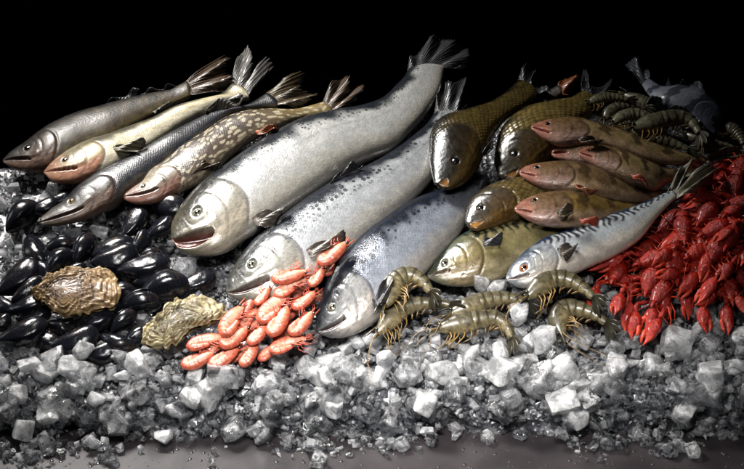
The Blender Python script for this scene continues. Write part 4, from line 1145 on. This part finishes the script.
# pointed end, round end, height, roll, label
MU = [((7,229),(36,205),.03,1.0,'black mussel under the pale zander chin at the left edge of the ice'),
 ((30,212),(57,204),.035,.5,'black mussel left of the slate pike snout, in a row of three'),
 ((48,203),(70,197),.035,.4,'black mussel touching the top of the slate pike snout'),
 ((28,236),(45,268),.035,-.6,'upright black mussel below the slate pike snout, furthest left of its row'),
 ((44,249),(76,245),.03,.9,'black mussel lying flat right of the upright one'),
 ((46,274),(72,252),.045,.5,'glossy black mussel slanting above the left end of the big oyster'),
 ((74,264),(92,236),.045,1.2,'broad round ended black mussel above the middle of the big oyster'),
 ((1,294),(40,264),.035,.4,'long black mussel slanting at the left of the big oyster'),
 ((92,257),(134,246),.035,.3,'black mussel with pale hinge in front of the slate pike jaw'),
 ((94,266),(137,255),.05,.7,'black mussel stacked on the one with pale hinge'),
 ((126,236),(144,209),.04,.4,'ribbed upright black mussel between the two pikes and the big salmon'),
 ((148,237),(174,218),.035,-.4,'black mussel next to the ribbed upright one, tip to the salmon mouth'),
 ((150,196),(184,214),.045,.5,'black mussel under the jaw of the flecked pike'),
 ((134,254),(147,234),.04,1.1,'small dark mussel standing below the ribbed upright one'),
 ((120,272),(168,264),.055,.3,'large glossy black mussel right of the big oyster, uppermost there'),
 ((138,259),(160,252),.045,.9,'short black mussel behind the large glossy one'),
 ((136,284),(170,274),.045,.6,'black mussel squeezed below the large glossy one'),
 ((140,294),(188,283),.05,.4,'bluish black mussel between the big oyster and the second oyster'),
 ((118,307),(158,299),.045,1.4,'brownish gaping mussel at the right end of the big oyster'),
 ((14,302),(44,282),.045,.7,'black mussel with bright streak at the left end of the big oyster'),
 ((12,312),(46,301),.04,.3,'black mussel lying under the left end of the big oyster'),
 ((-6,298),(12,314),.03,.5,'black mussel cut by the left edge of the photo'),
 ((2,342),(46,326),.04,.5,'long black mussel at lower left just above the front ice'),
 ((48,322),(68,333),.04,.9,'small pale tipped mussel beneath the big oyster'),
 ((80,329),(112,314),.045,.2,'striped black mussel directly below the middle of the big oyster'),
 ((54,350),(98,337),.035,.6,'black mussel with a scarred side at the edge of the front ice'),
 ((100,336),(132,348),.035,-.4,'black mussel halfway between the second oyster and the front ice'),
 ((112,330),(134,312),.045,.8,'black mussel leaning between both oysters'),
 ((124,346),(150,330),.025,.3,'black mussel against the left end of the second oyster'),
 ((84,358),(118,350),.025,.7,'black mussel lowest of all, sunk into the white front ice'),
 ((178,291),(214,277),.045,.4,'black mussel between the second oyster and the big salmon chin'),
 ((160,299),(196,286),.035,.7,'black mussel behind the second oyster'),
 ((36,334),(58,346),.03,.4,'black mussel right of the long one at lower left'),
 ((-8,330),(10,318),.03,.8,'black mussel at the left edge above the front ice'),
 ((18,320),(50,312),.03,.5,'black mussel in the second layer left of the oyster underside'),
 ((62,274),(86,268),.035,.9,'black mussel hidden behind the top rim of the big oyster'),
 ((104,296),(134,290),.03,.5,'black mussel in the gap at the right rim of the big oyster'),
 ((28,262),(52,282),.03,.3,'black mussel between the long slanting one and the glossy slanting one')]
for i, (a, b, h, roll, lab) in enumerate(MU):
    k = i % 4 if 'gaping' not in lab else 2
    if k == 2 and 'gaping' not in lab: k = 3 if i % 8 else 1
    if mu[k]: r = dup(mp_[k])
    else: r = mp_[k]; mu[k] = True
    tag(r, lab, 'mussel', GM)
    place(r, a, b, h * .8 + .004, roll=roll + rnd.uniform(-.2, .2), flip=rnd.random() < .4)
    m = r.matrix_basis
    s = Matrix.Diagonal((1.14, 1.10, 1.10, 1)); r.matrix_basis = m @ s

# ------------------------------------------------------------------ oysters
def oyster_mat():
    b = NB('oyster_shell')
    col = b.attr('Col').outputs['Color']; tc = b.n('ShaderNodeTexCoord').outputs['Object']
    nz = b.noise(tc, 60, 6, .65, .8); n2 = b.noise(tc, 240, 4, .6)
    c = b.mix(.75, col, b.mix(b.ramp(nz, .3, .68), (.20, .13, .07), (1.4, 1.35, 1.2)), 'MULTIPLY')
    nb = b.bump(nz, .8, .006); nb = b.bump(n2, .5, .0015, nb)
    p = b.n('ShaderNodeBsdfPrincipled', {'Base Color': c, 'Roughness': .42, 'Normal': nb, 'Coat Weight': .35, 'Coat Roughness': .2})
    return b.done(p.outputs[0])
M_oy = oyster_mat()
def oyster(outline, h, hinge, label, seed, thick, tint):
    P3 = [at(x, y, h) for x, y in outline]
    c = sum(P3, Vector()) / len(P3); loc = Vector(c); loc.z = bed(loc.y)
    root = empty('oyster', loc, label, 'oyster', 'oysters among the mussels')
    na, nr = 150, 46
    ring = cr([tuple(p) for p in P3] + [tuple(P3[0])], na + 1)[:-1]
    hp = at(hinge[0], hinge[1], h)
    cc = c.lerp(hp, .30)
    a1, a2, a3 = [lin(x) for x in tint]
    for nm, sg in (('upper_shell', 1), ('lower_shell', -1)):
        V = []; F = []; C = []
        for i in range(nr + 1):
            f = i / nr
            for k in range(na):
                e = Vector(ring[k]); p = cc.lerp(e, f ** .8)
                ang = k / na * 2 * math.pi
                w = mnoise.noise(Vector((p.x * 26, p.y * 26, seed)))
                w2 = mnoise.noise(Vector((math.cos(ang) * 3.2, math.sin(ang) * 3.2, seed + f * 2.2)))
                dome = thick * (1 - f ** 2.4) ** .75
                ph = f * 7.0 + w * 1.3 + w2 * 1.1
                st = ph - math.floor(ph)                       # leaf edges: slow rise then drop
                lay = (st ** 1.6) * .0055 * sm(.12, .4, f)
                ruff = .0045 * math.sin(ang * 17 + w2 * 5 + f * 6) * f ** 3 + .0035 * w2 * f * 2 + .004 * w
                z = (dome + lay + ruff) if sg > 0 else (-dome * .8 - lay + ruff * (f ** 4))
                rad = (e - c).normalized() * (.0028 * math.sin(ang * 13 + w2 * 6) + .0025 * mnoise.noise(Vector((ang * 6, seed, 0)))) * f ** 2
                V.append(p + N0 * z + rad - loc)
                t = .5 + .5 * mnoise.noise(Vector((p.x * 34, p.y * 34, seed + 5)) ) + .15 * w2
                q = a1 * (1 - t) + a2 * t
                q = q * (1 - .75 * sm(.80, .98, st)) + a3 * .15 * sm(.80, .98, st) + a3 * .55 * sm(.55, .30, abs(st - .6)) * sm(.2, .9, f)
                C.append(q)
        for i in range(nr):
            for k in range(na):
                q = (i * na + k, i * na + (k + 1) % na, (i + 1) * na + (k + 1) % na, (i + 1) * na + k)
                F.append(q if sg > 0 else q[::-1])
        mesh_obj(nm, V, F, M_oy, root, True, C)
oyster([(30,293),(40,283),(50,277),(60,271),(75,269.5),(95,268.5),(108,270),(117,280),(120,297),(112,308),(95,311),(82,315),(68,316),(52,311),(42,303),(36,298)], .065, (36,292),
       'big ochre brown oyster with layered frilly shell lying on the black mussels', 3, .020, ('#3c2512', '#745632', '#9c8a66'))
oyster([(142,344),(144,330),(152,321),(160,314),(174,302),(184,300),(192,296),(210,299),(227,311),(217,322),(197,327),(185,336),(170,347),(160,348)], .06, (146,340),
       'paler greenish oyster with rough knobbly shell beside the pink shrimps', 11, .020, ('#41371f', '#726848', '#a39a7c'))

# ------------------------------------------------------------------ ice
I_clear = ice_mat('clear_ice', .02, .02, nscale=1.4, bumps=.14, white=.9, crack=.12)
I_mid = ice_mat('cloudy_ice', .15, .05, nscale=1.5, bumps=.12, white=.9, var=.26, crack=.30)
I_white = ice_mat('frosted_ice', .36, .20, nscale=1.3, bumps=.10, white=.92, var=.36, crack=.25)
I_chip = ice_mat('splinter_ice', .04, .02, nscale=60, bumps=.15)
I_crumb = ice_mat('crumbled_ice', .26, .08, nscale=60, bumps=.2, white=.9, ssc=.008)
def chunk_mesh(seed, name, rough=.22, sub=True):
    g = random.Random(seed)
    bm = bmesh.new()
    n = g.choice((8, 9, 10, 12))
    pts = []
    if g.random() < .55:
        for x in (-1, 1):
            for y in (-1, 1):
                for z in (-1, 1):
                    pts.append(Vector((x * g.uniform(.6, 1.1), y * g.uniform(.5, 1.0), z * g.uniform(.45, .9))))
        for _ in range(g.randint(0, 3)): pts.append(Vector((g.uniform(-1, 1), g.uniform(-1, 1), g.uniform(-.9, .9))) * 1.05)
    else:
        for _ in range(n + 3):
            v = Vector((g.gauss(0, 1), g.gauss(0, 1), g.gauss(0, 1))).normalized()
            pts.append(Vector((v.x * g.uniform(.75, 1.1), v.y * g.uniform(.6, 1), v.z * g.uniform(.5, .9))))
    for p in pts: bm.verts.new(p)
    res = bmesh.ops.convex_hull(bm, input=bm.verts[:])
    junk = [e for e in res['geom_interior'] + res['geom_unused'] if isinstance(e, bmesh.types.BMVert)]
    bmesh.ops.delete(bm, geom=list(set(junk)), context='VERTS')
    bmesh.ops.dissolve_limit(bm, angle_limit=R(14), verts=bm.verts[:], edges=bm.edges[:])
    if sub:
        bmesh.ops.triangulate(bm, faces=bm.faces[:])
        for _ in range(3):
            bmesh.ops.subdivide_edges(bm, edges=[e for e in bm.edges if e.calc_length() > .16], cuts=1, use_grid_fill=True)
            bmesh.ops.triangulate(bm, faces=bm.faces[:])
        for _ in range(g.choice((0, 1, 1, 2))):
            bmesh.ops.smooth_vert(bm, verts=bm.verts[:], factor=.5, use_axis_x=True, use_axis_y=True, use_axis_z=True)
        dents = [(Vector((g.gauss(0, 1), g.gauss(0, 1), g.gauss(0, 1))).normalized(), g.uniform(.60, .85)) for _ in range(g.randint(2, 6))]
        for v in bm.verts:
            for d, lim in dents:                        # conchoidal breaks
                x = v.co.dot(d)
                if x > lim: v.co -= d * (x - lim) * .97
        for v in bm.verts:
            k = mnoise.noise(v.co * 1.6 + Vector((seed, 0, 0))) * rough * .30 + mnoise.noise(v.co * 3.5 + Vector((0, seed, 0))) * rough * .07
            v.co += v.co.normalized() * k
    bmesh.ops.recalc_face_normals(bm, faces=bm.faces[:])
    me = bpy.data.meshes.new(name)
    bm.to_mesh(me); bm.free()
    me.polygons.foreach_set('use_smooth', [sub] * len(me.polygons))
    if sub:
        me.set_sharp_from_angle(angle=R(40))
    return me
CH = {}
for mk_, mat in (('c', I_clear), ('m', I_mid), ('w', I_white)):
    CH[mk_] = []
    for i in range(16):
        me = chunk_mesh(i * 7 + ord(mk_), 'ice_chunk'); me.materials.append(mat); CH[mk_].append(me)
GI = {'w': ('white frosted lump of ice on the bed of crushed ice', 'white frosted ice lumps'),
      'm': ('cloudy half clear lump of ice in the crushed ice', 'cloudy ice lumps'),
      'c': ('glassy clear lump of ice lying over dark gaps', 'clear ice lumps')}
ig = random.Random(99)
def ice(px, py, rpx, kind, h=None, label=None, idx=None, ground=False):
    me = CH[kind][ig.randrange(16) if idx is None else idx]
    o = bpy.data.objects.new('ice_chunk', me); COL.objects.link(o)
    s = rpx * .00205
    if ground:
        d = ray(px, py); t = (s * .62 - CAM.z) / d.z; o.location = CAM + d * t
    else:
        o.location = at(px, py, s * .35 if h is None else h)
    o.scale = (s * ig.uniform(.85, 1.15), s * ig.uniform(.8, 1.1), s * ig.uniform(.8, 1.05))
    o.rotation_euler = (ig.uniform(-.5, .5), ig.uniform(-.5, .5), ig.uniform(0, 6.3)) if ground or ig.random() < .5 else (ig.uniform(0, 6.3), ig.uniform(0, 6.3), ig.uniform(0, 6.3))
    if label: tag(o, label, 'ice chunk', GI[kind][1])
    else: tag(o, GI[kind][0], 'ice chunk', GI[kind][1])
    return o
SPECIAL = [(562,403,17,'w',.03,'big rounded white ice lump at the front edge right of centre'),
 (480,282,9,'w',.05,'tilted white ice cube standing left of the pair by the mackerel snout'),
 (498,287,13,'w',.045,'broad white ice cube touching the blue mackerel snout'),
 (520,313,12,'w',.045,'white ice cube between the two middle grey prawns'),
 (541,306,9,'m',.045,'small cloudy ice cube right of the cube between the prawns'),
 (546,338,15,'w',.04,'wide white ice cube behind the curled rightmost prawn'),
 (68,366,13,'w',.05,'diamond shaped white ice cube at front left below the oyster'),
 (28,364,14,'w',.05,'scooped white ice lump in the far left of the front ice'),
 (97,398,15,'w',.045,'heart shaped white ice lump in the front left'),
 (22,430,14,'w',.03,'white angular ice lump resting near the table at lower left'),
 (44,441,10,'m',.02,'pyramid of cloudy ice on the table at lower left'),
 (92,441,13,'w',.02,'white angular ice lump at the table edge, third from left'),
 (163,436,12,'w',.02,'white pointed ice lump at the table edge under the oyster'),
 (138,365,14,'w',.05,'white wedge of ice left of the front shrimps'),
 (333,406,14,'w',.03,'white ice lump low in the middle front beside a clear one'),
 (233,430,13,'m',.025,'large cloudy ice lump at the table edge in the left middle'),
 (262,431,13,'m',.025,'faceted cloudy ice lump beside the large cloudy one at the table edge'),
 (388,358,15,'w',.05,'tall white ice block at the middle of the front ridge'),
 (502,373,15,'w',.045,'square white ice cube facing forward right of middle'),
 (711,375,15,'w',.045,'large pale ice lump under the crayfish at far right'),
 (678,381,15,'m',.045,'double cloudy ice lump left of the far right one'),
 (716,408,15,'c',.02,'clear craggy ice lump overhanging the table at far right'),
 (206,312,1,'m',.02,None),
 (604,421,11,'c',.015,'clear round ice lump at the table edge right of the big rounded one'),
 (366,412,13,'c',.02,'glassy ice block at the table edge near the middle'),
 (200,292,13,'m',.03,'cloudy ice lump between the salmon chin and the second oyster'),
 (88,157,1,'c',.03,None),
 (52,156+34,12,'m',.035,'cloudy ice lump under the pale zander jaw'),
 (179,192,12,'c',.05,'clear ice lump wedged beside the big salmon snout'),
 (184,268,14,'m',.03,'broken ice plate below the big salmon chin')]
for px, py, r_, k, h, lab in SPECIAL:
    if lab: ice(px, py, r_, k, h, lab)
n_i = 0
def front_y(px):     # where the ice meets the table, photo pixels
    return 437 + 9 * math.sin(px * .021 + .8) + 6 * math.sin(px * .067) + (10 if px < 120 else 0) - (6 if 440 < px < 560 else 0)
tries = 0
while n_i < 198 and tries < 5000:
    tries += 1
    px = ig.uniform(-12, 756); py = ig.uniform(322, 428)
    top = 340 if px < 130 else (352 if px < 170 else (374 if px < 265 else (352 if px < 320 else (338 if px < 440 else (350 if px < 530 else (330 if px < 640 else 318))))))
    if py < top: continue
    if any(abs(px - s[0]) < s[2] * .8 and abs(py - s[1]) < s[2] * .8 for s in SPECIAL if s[5]): continue
    f = (py - top) / (front_y(px) - top)
    if f > .96: continue
    if f < .5: k = ig.choice('wwwmmm')
    elif f < .75: k = ig.choice('wmmcc')
    else: k = ig.choice('mcccc')
    r_ = ig.choice((9, 10, 11, 12, 13, 14, 15, 17)) * (1.0 if f < .8 else .8)
    ice(px, py, r_, k, r_ * .00205 * ig.uniform(.2, .95) + .004); n_i += 1
# lumps between and behind the animals
for _ in range(48):
    reg = ig.choice(((-5, 172, 60, 250), (40, 215, 130, 245), (60, 200, 190, 235), (160, 240, 240, 300), (330, 330, 440, 345), (420, 285, 520, 345), (560, 300, 660, 345), (600, 300, 744, 340), (520,320,560,350)))
    px, py = ig.uniform(reg[0], reg[2]), ig.uniform(reg[1], reg[3])
    ice(px, py, ig.uniform(6, 11), ig.choice('wmmc'), ig.uniform(.008, .022))
# strays on the table
for _ in range(34):
    px = ig.uniform(0, 744); ice(px, front_y(px) + 14 * ig.random() ** 2 - 3, ig.uniform(4, 9), ig.choice('ccm'), ground=True)
for px, py, r_ in ((5,420,12),(3,447,8),(12,452,6),(60,452,6),(112,460,7),(120,449,5),(214,450,6),(211,462,7),(180,438,8),(320,450,6),(316,438,8),(392,443,6),(430,440,9),(455,436,7),(488,438,8),(520,436,7),(640,434,9),(660,438,7),(693,452,8),(735,430,8),(570,432,6),(344,432,7),(290,440,7),(140,449,6)):
    ice(px, py, r_, ig.choice('cccm'), ground=True)

def crushed():
    g = random.Random(5); protos = []
    for i in range(14):
        me = chunk_mesh(400 + i, 'chip', sub=False)
        protos.append((np.array([v.co[:] for v in me.vertices]), [tuple(p.vertices) for p in me.polygons])); bpy.data.meshes.remove(me)
    sets = {'c': ([], []), 'm': ([], [])}; off = {'c': 0, 'm': 0}
    bx = [p[0] for p in BACK]; by = [p[1] for p in BACK]
    n = 0
    while n < 4200:
        px = g.uniform(-30, 775)
        if g.random() < .62: py = g.uniform(318, front_y(px) + 2)
        else: py = g.uniform(150, 345)
        if py < np.interp(px, bx, by) + 6: continue
        if py > front_y(px): continue
        # under the bodies of the big fish nothing shows
        if py < 318 and 260 < px < 560 and py < 250: continue
        s = g.choice((.004, .005, .006, .008, .010, .013)) * (1.15 if py > 330 else 1)
        f = (py - 340) / 90
        k = 'c' if g.random() < (.35 if f < .55 else .75) else 'm'
        p = at(px, py, s * g.uniform(-.1, 1.5) + (.006 if g.random() < .3 else 0))
        rot = np.array(Matrix.Rotation(g.uniform(0, 6.3), 3, Vector((g.gauss(0, 1), g.gauss(0, 1), g.gauss(0, 1))).normalized()))
        V, F = protos[g.randrange(14)]
        V2 = (V * s * np.array([1, g.uniform(.6, 1), g.uniform(.5, 1)])) @ rot.T + np.array(p)
        sets[k][0].append(V2); sets[k][1].extend([tuple(q + off[k] for q in fc) for fc in F]); off[k] += len(V); n += 1
    for _ in range(620):
        px = g.uniform(-20, 765); py = front_y(px) - 4 + 20 * g.random() ** 2.2 * (.5 + .5 * math.sin(px * .05) ** 2)
        s = g.choice((.003, .004, .005, .006, .008)); d = ray(px, py)
        p = CAM + d * ((s * .5 - CAM.z) / d.z)
        rot = np.array(Matrix.Rotation(g.uniform(0, 6.3), 3, Vector((g.gauss(0, 1), g.gauss(0, 1), g.gauss(0, 1))).normalized()))
        V, F = protos[g.randrange(14)]
        k = 'c' if g.random() < .75 else 'm'
        V2 = (V * s * np.array([1, g.uniform(.6, 1), g.uniform(.5, 1)])) @ rot.T + np.array(p)
        sets[k][0].append(V2); sets[k][1].extend([tuple(q + off[k] for q in fc) for fc in F]); off[k] += len(V)
    for k, m in (('c', I_chip), ('m', I_crumb)):
        o = mesh_obj('crushed_ice', np.concatenate(sets[k][0]), sets[k][1], m, None, False)
        o['kind'] = 'stuff'
        tag(o, 'fine clear splinters of crushed ice between the lumps' if k == 'c' else 'fine cloudy crumbs of crushed ice between the lumps', 'crushed ice')
crushed()
def droplets():
    g = random.Random(17); parts = []
    for _ in range(420):
        px, py = g.uniform(-10, 755), g.uniform(428, 472)
        if py < front_y(px) + 1: continue
        d = ray(px, py); t = -CAM.z / d.z; c = CAM + d * t
        r_ = g.choice((.0010, .0012, .0015, .0018, .0022, .003, .004))
        V = []; F = []
        for j in range(4):
            ph = j / 3 * math.pi / 2
            for i in range(10):
                th = 2 * math.pi * i / 10
                V.append(c + Vector((math.cos(th) * math.cos(ph) * r_, math.sin(th) * math.cos(ph) * r_ * .9, .0004 + math.sin(ph) * r_ * .32)))
        for j in range(3):
            for i in range(10): F.append((j * 10 + i, j * 10 + (i + 1) % 10, (j + 1) * 10 + (i + 1) % 10, (j + 1) * 10 + i))
        parts.append((V, F))
    V, F = merge(parts)
    b = NB('water_drop'); p = b.n('ShaderNodeBsdfPrincipled', {'Base Color': (.02, .018, .018, 1), 'Roughness': .06, 'Specular IOR Level': .5})
    o = mesh_obj('water_droplets', V, F, b.done(p.outputs[0])); o['kind'] = 'stuff'
    tag(o, 'small dark water drops scattered over the table front', 'water drops')
droplets()

# ------------------------------------------------------------------ light and camera
w = bpy.data.worlds.new('World'); SC.world = w; w.use_nodes = True
w.node_tree.nodes['Background'].inputs[0].default_value = (.5, .55, .65, 1)
w.node_tree.nodes['Background'].inputs[1].default_value = .006
def area(name, loc, target, size, size_y, power, col=(1, 1, 1), spread=180):
    l = bpy.data.lights.new(name, 'AREA'); l.shape = 'RECTANGLE'; l.size = size; l.size_y = size_y
    l.energy = power; l.color = col; l.spread = R(spread)
    o = bpy.data.objects.new(name, l); COL.objects.link(o)
    o.location = loc; o.rotation_euler = (Vector(target) - Vector(loc)).to_track_quat('-Z', 'Y').to_euler()
    return o
area('softbox_key', (-.95, 1.02, 1.80), (-.10, .16, .12), .60, .50, 14.2, (1, .97, .93), 55)
area('front_fill', (-.15, -.60, 1.45), (.03, .05, .06), .9, .30, 5.0, (1, .98, .96), 42)  # added fill lamp, brightens the front ice and opens the black gaps
area('softbox_rim', (-1.8, .55, .95), (-.1, .30, .15), .35, .60, .45, (.95, .97, 1), 80)
cam = bpy.data.cameras.new('Camera'); co = bpy.data.objects.new('Camera', cam); COL.objects.link(co)
co.location = CAM; co.rotation_euler = (R(90) - PITCH, 0, 0)
cam.sensor_width = 36; cam.lens = 18 / HALF; cam.clip_end = 100; cam.clip_start = .1
SC.camera = co
SC.view_settings.view_transform = 'Standard'; SC.view_settings.look = 'None'; SC.view_settings.gamma = 1
SC.view_settings.exposure = 0
SC.render.engine = 'CYCLES'
c = SC.cycles
c.max_bounces = 14; c.transmission_bounces = 12; c.transparent_max_bounces = 12; c.glossy_bounces = 5; c.diffuse_bounces = 4
c.use_denoising = True; c.caustics_refractive = True; c.caustics_reflective = False; c.blur_glossy = 1.0
c.sample_clamp_indirect = 6
